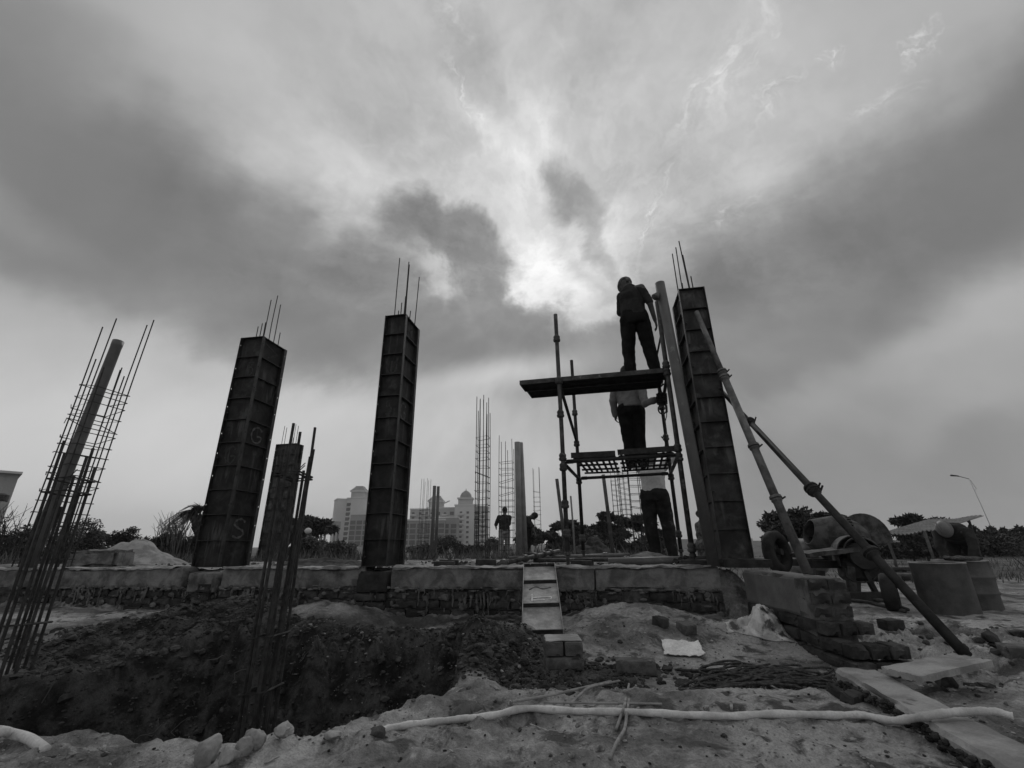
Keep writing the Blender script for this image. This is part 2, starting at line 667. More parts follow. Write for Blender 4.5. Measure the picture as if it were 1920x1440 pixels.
M_MORTAR = mat('splashed_mortar', .07, .18, 10, bump=.7, bscale=40, rough=.95, spec=.1)
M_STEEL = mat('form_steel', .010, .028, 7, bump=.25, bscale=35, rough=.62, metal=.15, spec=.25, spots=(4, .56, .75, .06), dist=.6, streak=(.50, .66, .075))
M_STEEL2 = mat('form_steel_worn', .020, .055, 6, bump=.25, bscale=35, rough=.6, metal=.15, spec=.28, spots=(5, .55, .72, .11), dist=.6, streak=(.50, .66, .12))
M_STEELEDGE = mat('form_edge_steel', .02, .055, 9, bump=.2, bscale=40, rough=.55, metal=.3, spec=.4)
M_PANEL = mat('cement_smeared_steel', .20, .40, 8, bump=.3, bscale=40, rough=.7, spec=.3, spots=(5, .55, .75, .13))
M_REBAR = mat('rusty_rebar', .025, .055, 20, bump=.4, bscale=180, rough=.8, spec=.25)
M_REBARLIGHT = mat('dusty_rebar', .20, .32, 20, bump=.4, bscale=180, rough=.8, spec=.25)
M_TUBE = mat('scaffold_steel', .028, .075, 12, bump=.25, bscale=60, rough=.6, metal=.2, spec=.4, spots=(14, .58, .72, .2))
M_TUBEDARK = mat('dark_scaffold_steel', .012, .034, 12, bump=.25, bscale=60, rough=.6, metal=.2, spec=.35)
M_PROP = mat('painted_prop_steel', .07, .15, 12, bump=.2, bscale=60, rough=.55, metal=.1, spec=.4, spots=(18, .6, .72, .05))
M_PVC = mat('grey_plastic_pipe', .08, .115, 4, bump=.08, bscale=50, rough=.5, spec=.4, spots=(7, .62, .8, .24))
M_PVC2 = mat('pale_plastic_pipe', .17, .24, 4, bump=.08, bscale=50, rough=.5, spec=.4)
M_HOSE = mat('pale_rubber_hose', .40, .62, 9, bump=.3, bscale=60, rough=.6, spec=.3, spots=(9, .60, .72, .26))
M_WOOD = mat('site_timber', .06, .12, 8, bump=.4, bscale=50, rough=.85, spec=.2)
M_WOODDARK = mat('wet_timber', .02, .045, 8, bump=.4, bscale=50, rough=.85, spec=.2)
M_MARK = mat('chalk_mark', .075, .14, 20, bump=.1, bscale=90, rough=.95, spec=.05)
M_MARKDIM = mat('faded_mark', .040, .07, 30, bump=.1, bscale=90, rough=.95, spec=.05)
M_MARKWHITE = mat('white_mark', .55, .7, 30, bump=.1, bscale=90, rough=.9, spec=.05)
M_ROCK = mat('pale_rock', .20, .34, 9, bump=.5, bscale=45, rough=.93, spec=.15, spots=(7, .6, .72, .1))
M_ROPE = mat('old_rope', .04, .10, 40, bump=.6, bscale=200, rough=.95, spec=.05)
M_SACK = mat('crumpled_plastic_sack', .28, .62, 9, bump=.3, bscale=30, rough=.4, spec=.5, spots=(7, .56, .64, .05))
M_SACKWHITE = mat('white_cement_sack', .60, .78, 10, bump=.25, bscale=40, rough=.7, spec=.25, spots=(9, .6, .7, .25))
M_SKIN = mat('dark_skin', .05, .075, 14, bump=.1, bscale=80, rough=.6, spec=.35)
M_DRUM = mat('dusty_drum_steel', .075, .12, 6, bump=.2, bscale=60, rough=.75, metal=.1, spec=.3, spots=(5, .58, .75, .06))
M_MIXER = mat('cement_crusted_steel', .03, .10, 9, bump=.4, bscale=45, rough=.8, spec=.25, spots=(5, .56, .72, .035))
M_MIXDARK = mat('greasy_dark_steel', .015, .04, 9, bump=.3, bscale=45, rough=.6, spec=.35)
M_RUBBER = mat('tyre_rubber', .015, .035, 9, bump=.3, bscale=80, rough=.85, spec=.2)
M_TIN = mat('corrugated_tin', .09, .2, 5, bump=.1, bscale=40, rough=.5, metal=.2, spec=.4)
M_LEAF = mat('leaf', .028, .065, 5, bump=0, rough=.7, spec=.25)
M_LEAFPALE = mat('pale_leaf', .06, .12, 4, bump=0, rough=.75, spec=.2)
M_BARK = mat('bark', .03, .07, 14, bump=.6, bscale=60, rough=.95, spec=.1)
M_GRASS = mat('dry_grass', .06, .14, 3, bump=0, rough=.8, spec=.15)
M_WALLFAR = mat('pale_tower_render', .50, .58, .05, bump=0, rough=.9, spec=.1)
M_WALLFAR2 = mat('grey_tower_render', .36, .42, .05, bump=0, rough=.9, spec=.1)
M_GLASSFAR = mat('dark_window_glass', .03, .05, .2, bump=0, rough=.2, spec=.5)
M_SLABFAR = mat('raw_concrete_frame', .22, .28, .1, bump=0, rough=.9, spec=.1)
M_HOUSE = mat('house_render', .33, .40, .6, bump=.1, bscale=8, rough=.9, spec=.1)

# ------------------------------------------------------------------ the ground: one sheet to the horizon
def axis(fine0, fine1, step, lo, hi, grow=1.16):
    a = list(np.arange(fine0, fine1 + 1e-6, step))
    s = step
    while a[-1] < hi:
        s = min(s * grow, 120)
        a.append(a[-1] + s)
    s = step
    while a[0] > lo:
        s = min(s * grow, 120)
        a.insert(0, a[0] - s)
    return np.array(a)


def build_fields(X, Yr):
    """height and 'freshly dug' amount"""
    ca, sa = math.cos(ALPHA), math.sin(ALPHA)
    a = X * ca + (Yr - 4.77) * sa
    b = -X * sa + (Yr - 4.77) * ca
    Y = np.interp(Yr, [-1e4, 0, 3.70, 4.77, 1e4], [-1e4, 0, 3.44, 4.12, 8.7e3])
    h = fbm(X * .9, Y * .9, 1.0, 4) * .045 + fbm(X * 3.2, Y * 3.2, 2.0, 4) * .022
    near = sstep(9, 5, np.hypot(X, Y - 2))
    h = h + near * (fbm(X * 9, Y * 9, 5.0, 5, .62) * (.028 - .013 * sstep(-.2, .6, X)))
    # loose trodden ridges: sharper little crests
    rid = 1 - np.abs(fbm(X * 2.3 + 4, Y * 2.9, 7.0, 4)) * 2.2
    h = h + near * np.clip(rid - .55, 0, 1) * .05
    # spoil ridge between pit and plinth
    crest_y = 3.30 + .16 * np.sin(X * 2.1) + .05 * fbm(X * 2, X * 0 + 3, 0, 3)
    crest_h = (.10 + .12 * np.exp(-((X - .02) / .28) ** 2) + .16 * np.exp(-((X + 2.15) / .5) ** 2) + .05 * np.exp(-((X + 1.35) / .3) ** 2)) * sstep(.30, -.02, X) * sstep(-5.2, -2.6, X)
    h = h + crest_h * np.exp(-((Y - crest_y) / np.where(Y < crest_y, .42, .26)) ** 2)
    # hollow behind the ridge, below the middle column
    h = h - .12 * np.exp(-((X + .98) / .30) ** 2 - ((Y - 3.98) / .25) ** 2)
    h = h + .10 * np.exp(-((X + 1.9) / .5) ** 2 - ((Y - 4.25) / .3) ** 2)
    h = h + .15 * np.exp(-((X - 1.05) / .5) ** 2 - ((Y - 3.75) / .42) ** 2)     # ramp of earth at the plinth foot
    h = h + .09 * np.exp(-((X - .05) / .35) ** 2 - ((Y - 2.75) / .35) ** 2)
    flat = sstep(-.25, .0, X) * sstep(2.75, 2.3, X) * sstep(2.3, 2.75, Yr) * sstep(4.0, 3.2, Yr)
    h = h * (1 - .9 * flat) - .085 * flat
    # the pit
    wob = fbm(X * 1.7, Y * 1.7, 4.0, 4) * .20 + fbm(X * 6, Y * 6, 9.0, 3) * .05
    lip = 1.74 + .05 * np.sin(X * 3.3 + 1) + .13 * np.exp(-((X + .62) / .3) ** 2) + wob * .35
    d_near = sstep(0.0, .16, Y - lip)
    right = -.30 - .42 * sstep(2.35, 1.75, Y) + wob * .5
    d_right = sstep(0.0, .28, right - X)
    back_l = 2.58 + wob * .5
    back_r = 3.24 + wob * .5
    t = sstep(-2.55, -1.75, X)
    back = back_l * (1 - t) + back_r * t
    wid = .22 + .85 * t
    d_back = np.clip((back - Y) / wid, 0, 1)
    d_back = d_back ** (1.0 + .35 * t)
    d_left = sstep(-8.0, -7.0, X)
    depth = np.minimum(np.minimum(d_near, d_right), np.minimum(d_back, d_left))
    pit = 1.45 * depth
    rough = fbm(X * 4.2, Y * 4.2, 11.0, 5, .6) * .11 + fbm(X * 14, Y * 14, 12.0, 3, .6) * .045
    cl = 1 - np.abs(fbm(X * 5 + 9, Y * 5, 13.0, 4, .55)) * 2
    body = sstep(0, .12, depth) * sstep(1.02, .6, depth)
    h = h - pit + rough * body * 1.5 + np.clip(cl - .5, 0, 1) * .10 * body
    slope_face = np.exp(-((Y - (crest_y - .3)) / .34) ** 2) * sstep(.45, -.05, X) * sstep(-3.4, -2.4, X)
    h = h + slope_face * rough * .7
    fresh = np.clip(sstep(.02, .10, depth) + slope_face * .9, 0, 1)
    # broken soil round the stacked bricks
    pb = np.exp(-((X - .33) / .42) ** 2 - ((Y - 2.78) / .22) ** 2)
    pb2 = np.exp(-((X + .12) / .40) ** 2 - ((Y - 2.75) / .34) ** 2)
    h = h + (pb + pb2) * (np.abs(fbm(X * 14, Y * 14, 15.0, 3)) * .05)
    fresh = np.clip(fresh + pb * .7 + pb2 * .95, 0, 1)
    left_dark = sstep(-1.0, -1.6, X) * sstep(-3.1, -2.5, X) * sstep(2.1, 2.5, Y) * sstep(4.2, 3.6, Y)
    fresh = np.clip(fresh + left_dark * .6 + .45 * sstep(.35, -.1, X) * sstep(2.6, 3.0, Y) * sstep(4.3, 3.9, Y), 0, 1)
    foot_band = np.exp(-((b + .12) / .16) ** 2) * sstep(2.3, 1.9, a)                    # soil darkened in a band along the wall foot
    fresh = np.clip(fresh + foot_band * .55, 0, 1)
    # fill inside the plinth
    inside = sstep(.04, .22, b) * sstep(2.42, 2.05, a)
    fill = PLINTH_Z - .035 - .25 * sstep(6.5, 14.0, Y) + fbm(X * 1.4, Y * 1.4, 21.0, 4) * .05 + np.clip(fbm(X * 4, Y * 4, 22.0, 4), 0, 1) * .05
    h = h * (1 - inside) + fill * inside
    # falling away to the fields on the right
    out = sstep(2.3, 3.0, a) * sstep(2.5, 6.0, Y)
    h = h - .07 * out - .12 * out * sstep(8, 25, Y)
    rough2 = sstep(1.9, 2.4, X) * sstep(2.3, 2.7, Y) * sstep(4.2, 3.4, Y) * sstep(3.9, 3.2, X)
    rr2 = 1 - np.abs(fbm(X * 2.6 + 1.5 * Y, Y * 3.4, 31.0, 4)) * 2.2
    h = h + rough2 * (np.clip(rr2 - .45, 0, 1) * .16 - .05)
    far = sstep(30, 120, np.hypot(X, Y))
    h = h * (1 - far) + far * (-.12 + fbm(X * .01, Y * .01, 3.0, 3) * 1.0 * sstep(80, 500, np.hypot(X, Y)) * 0)
    return h, fresh


gx = axis(-3.6, 3.4, .0165, -800, 800)
gy = axis(1.3, 5.1, .0165, -200, 900)
GX, GY = np.meshgrid(gx, gy)
GH, GFR = build_fields(GX, GY)
ny_, nx_ = GX.shape
me = bpy.data.meshes.new('ground')
me.vertices.add(nx_ * ny_)
me.vertices.foreach_set('co', np.stack([GX, GY, GH], axis=-1).ravel())
ii = (np.arange(ny_ - 1)[:, None] * nx_ + np.arange(nx_ - 1)[None, :]).ravel()
quads = np.stack([ii, ii + 1, ii + nx_ + 1, ii + nx_], axis=1).ravel()
nq = len(ii)
me.loops.add(nq * 4)
me.loops.foreach_set('vertex_index', quads)
me.polygons.add(nq)
me.polygons.foreach_set('loop_start', np.arange(nq) * 4)
me.polygons.foreach_set('use_smooth', np.ones(nq, bool))
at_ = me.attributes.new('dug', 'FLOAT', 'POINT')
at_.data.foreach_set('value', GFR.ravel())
me.update(calc_edges=True)
me.validate()


def ground_mat():
    m = bpy.data.materials.new('site_soil')
    m.use_nodes = True
    t = NT(m.node_tree)
    pos = t.n('ShaderNodeNewGeometry').outputs['Position']
    at = t.n('ShaderNodeAttribute', attribute_name='dug')
    dug = at.outputs['Fac']
    n1 = t.noise(pos, 1.3, 7, .6)
    n2 = t.noise(pos, 6.0, 7, .62, dist=.4)
    n3 = t.noise(pos, 38.0, 5, .65)
    n4 = t.noise(pos, 150.0, 3, .6)
    dust = t.maprange(n1, .40, .60)
    dry = t.mix(dust, .14, .36)
    dry = t.mix(t.maprange(n2, .50, .62), dry, .085)
    dry = t.mix(t.maprange(n2, .44, .32), dry, .34)
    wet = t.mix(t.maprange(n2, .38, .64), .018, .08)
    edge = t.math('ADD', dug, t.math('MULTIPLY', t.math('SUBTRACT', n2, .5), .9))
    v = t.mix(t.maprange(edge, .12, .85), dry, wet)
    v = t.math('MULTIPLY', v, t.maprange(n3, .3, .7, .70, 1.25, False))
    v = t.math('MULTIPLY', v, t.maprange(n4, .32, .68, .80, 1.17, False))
    # beyond the site the ground turns to dull field
    sep = t.n('ShaderNodeSeparateXYZ')
    t.link(pos, sep.inputs[0])
    farf = t.maprange(sep.outputs[1], 7.0, 11.0)
    nf = t.noise(pos, .5, 6, .6)
    v = t.mix(farf, v, t.mix(t.maprange(nf, .4, .62), .075, .15))
    bs = t.n('ShaderNodeBsdfPrincipled')
    t.link(t.comb(v, v, v), bs.inputs['Base Color'])
    bs.inputs['Roughness'].default_value = .95
    bs.inputs['Specular IOR Level'].default_value = .12
    hgt = t.math('ADD', t.math('MULTIPLY', n3, .7), t.math('MULTIPLY', n4, .35))
    hgt = t.math('ADD', hgt, t.math('MULTIPLY', n2, 1.2))
    b = t.n('ShaderNodeBump')
    b.inputs['Strength'].default_value = .8
    b.inputs['Distance'].default_value = .02
    t.link(hgt, b.inputs['Height'])
    t.link(b.outputs[0], bs.inputs['Normal'])
    o = t.n('ShaderNodeOutputMaterial')
    t.link(bs.outputs[0], o.inputs['Surface'])
    return m


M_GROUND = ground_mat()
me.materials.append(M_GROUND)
ground = bpy.data.objects.new('ground', me)
COL.objects.link(ground)
tag(ground, kind='structure', label='dusty trampled soil with a dug pit and rough spoil')


def gz(x, y):
    """ground height by bilinear look-up"""
    i = int(np.clip(np.searchsorted(gx, x) - 1, 0, nx_ - 2)); j = int(np.clip(np.searchsorted(gy, y) - 1, 0, ny_ - 2))
    u = (x - gx[i]) / (gx[i + 1] - gx[i]); v = (y - gy[j]) / (gy[j + 1] - gy[j])
    return float((GH[j, i] * (1 - u) + GH[j, i + 1] * u) * (1 - v) + (GH[j + 1, i] * (1 - u) + GH[j + 1, i + 1] * u) * v)


def hit(x, y, lift=0.0, dmax=40.0):
    """where the ray through a picture point meets the ground"""
    r = ray(x, y); r = r / r.y
    k = 1.2
    while k < dmax:
        p = Vector((0, 0, CAM_Z)) + r * k
        if p.z <= gz(p.x, p.y) + lift:
            return Vector((p.x, p.y, gz(p.x, p.y)))
        k += .008 if k < 6 else .05
    p = Vector((0, 0, CAM_Z)) + r * dmax
    return Vector((p.x, p.y, gz(p.x, p.y)))


# stones and clods: nobody could count them
def scatter_clods():
    base = []
    for s in range(5):
        bm = bmesh.new()
        bmesh.ops.create_icosphere(bm, subdivisions=1, radius=1)
        r_ = random.Random(s)
        for v in bm.verts:
            v.co *= r_.uniform(.65, 1.2)
        base.append(([v.co.copy() for v in bm.verts], [tuple(v.index for v in f.verts) for f in bm.faces]))
        bm.free()
    mb = MB()
    r_ = random.Random(11)

    def put(x, y, s):
        nonlocal mb
        vs, fs = base[r_.randrange(5)]
        M = Matrix.Rotation(r_.uniform(0, 6.3), 3, 'Z') @ Matrix.Rotation(r_.uniform(0, 6.3), 3, 'X')
        c = Vector((x, y, gz(x, y) + s * .25))
        sx, sy, sz = s * r_.uniform(.7, 1.3), s * r_.uniform(.7, 1.3), s * r_.uniform(.45, .9)
        mb.add([c + Vector((p.x * sx, p.y * sy, p.z * sz)) for p in (M @ v for v in vs)], fs)
    N = 70000
    xs = np.array([r_.uniform(-3.4, .6) for i in range(N)]); ys = np.array([r_.uniform(1.9, 3.9) for i in range(N)])
    h, f = build_fields(xs, ys)
    ok = np.nonzero((f > .45) & (h > -1.35))[0][:12000]
    for i in ok:
        put(xs[i], ys[i], min(.034, .0025 + r_.paretovariate(2.2) * .0036))
    for i in range(650):
        put(r_.gauss(.33, .3), r_.gauss(2.98, .17), min(.035, .008 + r_.paretovariate(2.2) * .006))
    for i in range(900):
        put(r_.uniform(-2.5, 3.2), r_.uniform(1.4, 4.0), min(.02, .003 + r_.paretovariate(2.6) * .0025))
    for i in range(500):                       # rubble edge of the plinth fill
        a, b = r_.uniform(-6, 2.2), r_.uniform(.15, 2.6)
        p = B(a, b)
        put(p.x, p.y, min(.05, .008 + r_.paretovariate(1.8) * .006))
    for i in range(260):
        put(r_.uniform(2.0, 3.8), r_.uniform(2.4, 4.0), min(.06, .008 + r_.paretovariate(1.7) * .007))
    o = obj('soil_clods', mb, M_SOILCLOD)
    mb = MB()
    for i in range(7000):                      # crumbs of the trodden surface itself
        x, y = r_.uniform(-1.9, 2.9), 1.3 + 2.6 * r_.random() ** 1.5
        if pnoise(np.array(x * 2.0), np.array(y * 2.0), np.array(8.0)) > -.12:
            put(x, y, min(.018, .0018 + r_.paretovariate(2.1) * .0017))
    g = obj('soil_crumbs', mb, M_CRUMB)
    tag(g, kind='stuff', label='small crumbs of dry soil on the trodden ground')
    mb = MB()
    for i in range(260):                       # slivers of wood, straw and paper trodden into the soil
        x, y = r_.uniform(-1.6, 2.8), r_.uniform(1.35, 4.2)
        a = r_.uniform(0, 3.14); l = r_.uniform(.008, .04); w = r_.uniform(.0015, .006)
        d = Vector((math.cos(a), math.sin(a), r_.uniform(-.1, .25))).normalized()
        c = Vector((x, y, gz(x, y) + .004))
        mb.bar(c - d * l, c + d * l, w * 2, .0015)
    g = obj('site_litter', mb, M_CRUMB)
    tag(g, kind='stuff', label='slivers of wood, straw and paper trodden into the soil')
    mb = MB()
    for i in range(34):                        # roots hanging out of the cut earth
        x = r_.uniform(-2.6, -.4); y = r_.uniform(2.5, 3.4)
        p = Vector((x, y, gz(x, y) + .01))
        pts = [p]
        for k in range(5):
            p = p + Vector((r_.gauss(0, .02), -r_.uniform(.0, .04), -r_.uniform(.0, .03)))
            pts.append(Vector((p.x, p.y, max(p.z, gz(p.x, p.y) + .006))))
        mb.tube(pts, [.003, .0026, .0022, .0018, .0014, .0008], 4)
    g = obj('hanging_roots', mb, M_GRASS)
    tag(g, kind='stuff', label='thin roots hanging out of the pit side')
    tag(o, kind='stuff', label='loose clods and pebbles on the dug earth')


scatter_clods()

# ------------------------------------------------------------------ plinth wall: brick courses under a concrete beam
BR_MESH = []
for s in range(5):
    mb = rough_box(.226, .105, .072, .024, .007, 14, s * 5.1, round_=.003, chip=.05)
    BR_MESH.append(mb.mesh('brick', M_BRICK, smooth=False))
    BR_MESH.append(mb.mesh('brick_damp', M_BRICKDARK, smooth=False))
BRICK_LOOSE = []
for s in range(4):
    mb = rough_box(.228, .108, .074, .015, .005, 18, 40 + s * 5.1, round_=.003, chip=.07)
    BRICK_LOOSE.append(mb.mesh('loose_brick', M_BRICKTOP))


def brick_run(parent, P0, ang, a0, a1, courses, ztop, zmin, skip=.0, inset=.0, rs=None, head=False):
    """courses of separate bricks along direction ang from P0, face towards -normal"""
    rs = rs or random.Random(3)
    L = .115 if head else .24
    base = wloc(parent)
    d = Vector((math.cos(ang), math.sin(ang), 0)); nrm = Vector((-math.sin(ang), math.cos(ang), 0))
    for c in range(courses):
        z = ztop - .084 * (c + 1)
        if z < zmin:
            break
        a = a0 - (L / 2 if c % 2 else 0)
        while a < a1 - .02:
            if rs.random() >= skip:
                l = min(a + L - .012, a1) - max(a, a0)
                if l > .03:
                    p = P0 + d * max(a, a0) + nrm * (inset + rs.uniform(-.008, .010)) + Vector((0, 0, z))
                    o = inst('brick', BR_MESH[rs.randrange(10) if rs.random() < .6 else rs.randrange(5) * 2 + (1 if c > 1 else 0)], parent, p - base, (rs.uniform(-.02, .02), rs.uniform(-.012, .012), ang + rs.uniform(-.02, .02)), (l / .226, 1 if not head else .9, 1))
            a += L


PL_A0, PL_A1 = -8.4, 1.93
plinth = thing('plinth_wall', 'long low plinth wall of grey concrete beam on mortar splashed brick courses, running under the columns', 'wall', B(-2, 0, 0))


def plinth_beams():
    cuts = [(-8.4, -3.82, .0), (-3.32, -1.60, .012), (-1.31, .78, -.004), (.785, 1.93, .006)]
    for k, (a0, a1, dz) in enumerate(cuts):
        mb = rough_box(a1 - a0, .24, .21, .03, .012, 4.0, k * 3.3 + 1, round_=.006, chip=.09)
        # top face: crumbly mortar left along the edge
        for i, (x, y, z) in enumerate(mb.v):
            if z > .19:
                e = float(mnoise.fractal(Vector((x * 3.1 + k * 9, y * 4, 0)), 1.0, 2.0, 4))
                mb.v[i] = (x, y, z + max(0, e) * .035)
        moved(mb, Matrix.Translation(B(a0, .0 + dz, .222)) @ Matrix.Rotation(ALPHA, 4, 'Z'))
        obj('concrete_beam', mb, M_CONC, plinth, smooth=False)
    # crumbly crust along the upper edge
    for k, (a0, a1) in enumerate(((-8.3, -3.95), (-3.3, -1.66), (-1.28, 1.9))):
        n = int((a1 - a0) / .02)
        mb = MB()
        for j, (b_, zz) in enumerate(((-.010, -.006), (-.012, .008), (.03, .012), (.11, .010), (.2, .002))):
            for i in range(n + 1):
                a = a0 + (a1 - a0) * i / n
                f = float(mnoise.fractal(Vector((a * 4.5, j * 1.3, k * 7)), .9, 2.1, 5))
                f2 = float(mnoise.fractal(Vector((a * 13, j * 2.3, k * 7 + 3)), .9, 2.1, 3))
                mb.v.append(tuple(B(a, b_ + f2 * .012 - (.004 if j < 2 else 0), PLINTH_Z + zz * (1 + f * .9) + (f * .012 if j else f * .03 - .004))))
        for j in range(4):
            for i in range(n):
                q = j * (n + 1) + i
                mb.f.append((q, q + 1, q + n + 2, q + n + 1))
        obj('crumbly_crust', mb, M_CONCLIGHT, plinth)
    # cast column feet and the hollow for the next column
    for a0, w, lift in ((-1.67, .34, -.02), (-3.70, .36, -.03)):
        mb = rough_box(w, .30, .20, .03, .014, 5, a0, round_=.006, chip=.1)
        moved(mb, Matrix.Translation(B(a0, -.035, .215 + lift)) @ Matrix.Rotation(ALPHA, 4, 'Z'))
        obj('column_foot', mb, M_WOODDARK if a0 > -2 else M_MORTAR, plinth)
    # rough core between the bricks
    mb = rough_box(PL_A1 - PL_A0, .12, .5, .05, .02, 5, 77)
    moved(mb, Matrix.Translation(B(PL_A0, .055, -.28)) @ Matrix.Rotation(ALPHA, 4, 'Z'))
    obj('mortar_core', mb, M_MORTAR, plinth)
    brick_run(plinth, B(0, .012, 0), ALPHA, PL_A0 + 1.0, -1.62, 5, .218, -.26, skip=.05, rs=random.Random(5))
    brick_run(plinth, B(0, .012, 0), ALPHA, -1.36, PL_A1, 4, .218, -.2, skip=.06, rs=random.Random(6))
    # brick pier under the middle column
    brick_run(plinth, B(0, -.035, 0), ALPHA, -1.68, -1.34, 5, .20, -.3, rs=random.Random(8))
    # mortar run down over the bricks
    mb = MB()
    r_ = random.Random(21)
    for i in range(230):
        a = r_.uniform(-6.2, 1.9)
        if float(mnoise.noise(Vector((a * 1.3, 4.0, 0)))) < -.05:
            continue
        s = 1.0 if (-1.3 < a < .2 or -3.2 < a < -1.8 or a < -4.0) else .55
        z0 = r_.uniform(.16, .235)
        n = r_.randint(2, 7)
        w = r_.uniform(.005, .017) * s
        pts = []
        z = z0
        for k in range(n):
            pts.append(B(a + r_.gauss(0, .005), -.004 + r_.uniform(-.005, .004), z))
            z -= r_.uniform(.012, .03) * (1.3 if s == 1 else .8)
        mb.tube(pts, [w * (1 - .7 * k / n) for k in range(n)], 5)
    for i in range(240):
        a = r_.uniform(-6.2, 1.9)
        mb.ellipsoid(B(a, .0, .222 + r_.gauss(0, .012)), (r_.uniform(.01, .045), .012, r_.uniform(.006, .016)), Matrix.Rotation(ALPHA, 3, 'Z'), 6, 4)
    for i in range(170):
        a = r_.uniform(-6.2, 1.9)
        z = r_.uniform(-.02, .2)
        mb.ellipsoid(B(a, .006, z), (r_.uniform(.008, .05), .010, r_.uniform(.008, .03)), Matrix.Rotation(ALPHA + r_.gauss(0, .1), 3, 'Z'), 6, 4)
    o = obj('mortar_drips', mb, M_MORTAR, plinth)
    o['kind'] = 'stuff'
    # dowel bars sticking out where the next beam will join
    for (x0, y0, x1, y1) in ((308, 1087, 398, 1085), (326, 1073, 398, 1072), (324, 1092, 372, 1089)):
        p0, p1 = atm(x0, y0, Y=4.75), atm(x1, y1, Y=4.79)
        obj('dowel_bar', MB().tube([p0, p1], .006, 6), M_REBAR, plinth)


plinth_beams()

# small cast blocks stacked at the foot of the left column, numbers pressed in their faces
LETTERS = {
    'S': [[(.9, .85), (.6, 1), (.25, .92), (.15, .7), (.45, .52), (.8, .38), (.85, .15), (.5, 0), (.15, .1)]],
    '5': [[(.9, 1), (.3, 1), (.25, .6), (.6, .66), (.85, .45), (.8, .15), (.5, 0), (.15, .1)]],
    'G': [[(.9, .8), (.6, 1), (.25, .85), (.12, .45), (.3, .08), (.65, 0), (.88, .2), (.88, .42), (.55, .42)]],
    'K': [[(.2, 0), (.2, 1)], [(.9, 1), (.25, .45)], [(.4, .58), (.9, 0)]],
    'A': [[(.1, 0), (.45, 1), (.8, 0)], [(.25, .4), (.68, .4)]],
    'T': [[(.1, .2), (.1, .95)], [(.1, .55), (.95, .62), (.98, .35)], [(.1, .3), (.7, .32)]],
    '~': [[(.0, .3), (.3, .75), (.6, .4), (1, .6)]],
    '>': [[(.05, .85), (.85, .55), (.5, .25)], [(.85, .55), (.3, .1)]],
    'P': [[(.2, 0), (.2, 1), (.7, 1), (.8, .75), (.65, .5), (.2, .5)]],
    '0': [[(.5, 1), (.2, .75), (.2, .25), (.5, 0), (.8, .25), (.8, .75), (.5, 1)]],
    'U': [[(.1, 1), (.15, .2), (.5, 0), (.85, .2), (.9, 1)], [(.5, .1), (.5, .8)]],
}


def stroke_mesh(ch, w, h, width, thick=.002):
    """flat brushed strokes in the x-z plane facing -y"""
    mb = MB()
    for st in LETTERS[ch]:
        pts = [Vector((x * w, 0, z * h)) for x, z in st]
        q = []
        for i in range(len(pts) - 1):
            for k in range(4):
                p0 = pts[max(i - 1, 0)]; p1 = pts[i]; p2 = pts[i + 1]; p3 = pts[min(i + 2, len(pts) - 1)]
                t = k / 4
                q.append(.5 * ((2 * p1) + (p2 - p0) * t + (2 * p0 - 5 * p1 + 4 * p2 - p3) * t * t + (3 * p1 - p0 - 3 * p2 + p3) * t ** 3))
        q.append(pts[-1])
        vs, fs = [], []
        n = len(q)
        for i, p in enumerate(q):
            d = (q[min(i + 1, n - 1)] - q[max(i - 1, 0)]).normalized()
            s = Vector((-d.z, 0, d.x)) * width * (.35 + .15 * math.sin(i * 1.7))
            vs += [p + s, p - s, p + s + Vector((0, thick, 0)), p - s + Vector((0, thick, 0))]
        for i in range(n - 1):
            a, b = i * 4, i * 4 + 4
            fs += [(a, a + 1, b + 1, b), (a + 2, b + 2, b + 3, a + 3), (a, b, b + 2, a + 2), (a + 1, a + 3, b + 3, b + 1)]
        mb.add(vs, fs)
    return mb


for k, (zb, ch, hh) in enumerate(((.115, '505', .075), (.195, 'P', .09))):
    p = atm(381, 1125, Y=4.62)
    blk = thing('cover_block', ('lower' if k == 0 else 'upper') + ' of two small dark cast blocks stacked at the foot of the left column', 'block', Vector((p.x - .09, p.y, zb)))
    mb = MB()
    mb.box((0, 0, 0), (.20, .12, hh - .006)); mb.box((-.012, -.012, 0), (.212, .13, .014))
    mb.box((0.02, -.008, .018), (.03, 0, hh - .012)); mb.box((0.17, -.008, .018), (.18, 0, hh - .012)); mb.box((0.02, -.008, hh - .02), (.18, 0, hh - .012))
    obj('block_body', mb, M_BRICKDARK, blk, local=True)
    for i, c in enumerate(ch):
        o = obj('raised_mark', stroke_mesh(c, .034, .034, .009, .004), M_MORTAR, blk, local=True)
        o.location = (.038 + i * .043, -.004, .024)
    blk.rotation_euler = (0, 0, ALPHA)
    blk.scale = (.78, .78, .9)

# brick stub wall coming forward from the right column, plastered on its left side
stub = thing('stub_wall', 'short brick stub wall with plastered left side, coming forward beside the right column', 'wall', (2.15, 3.7, 0))


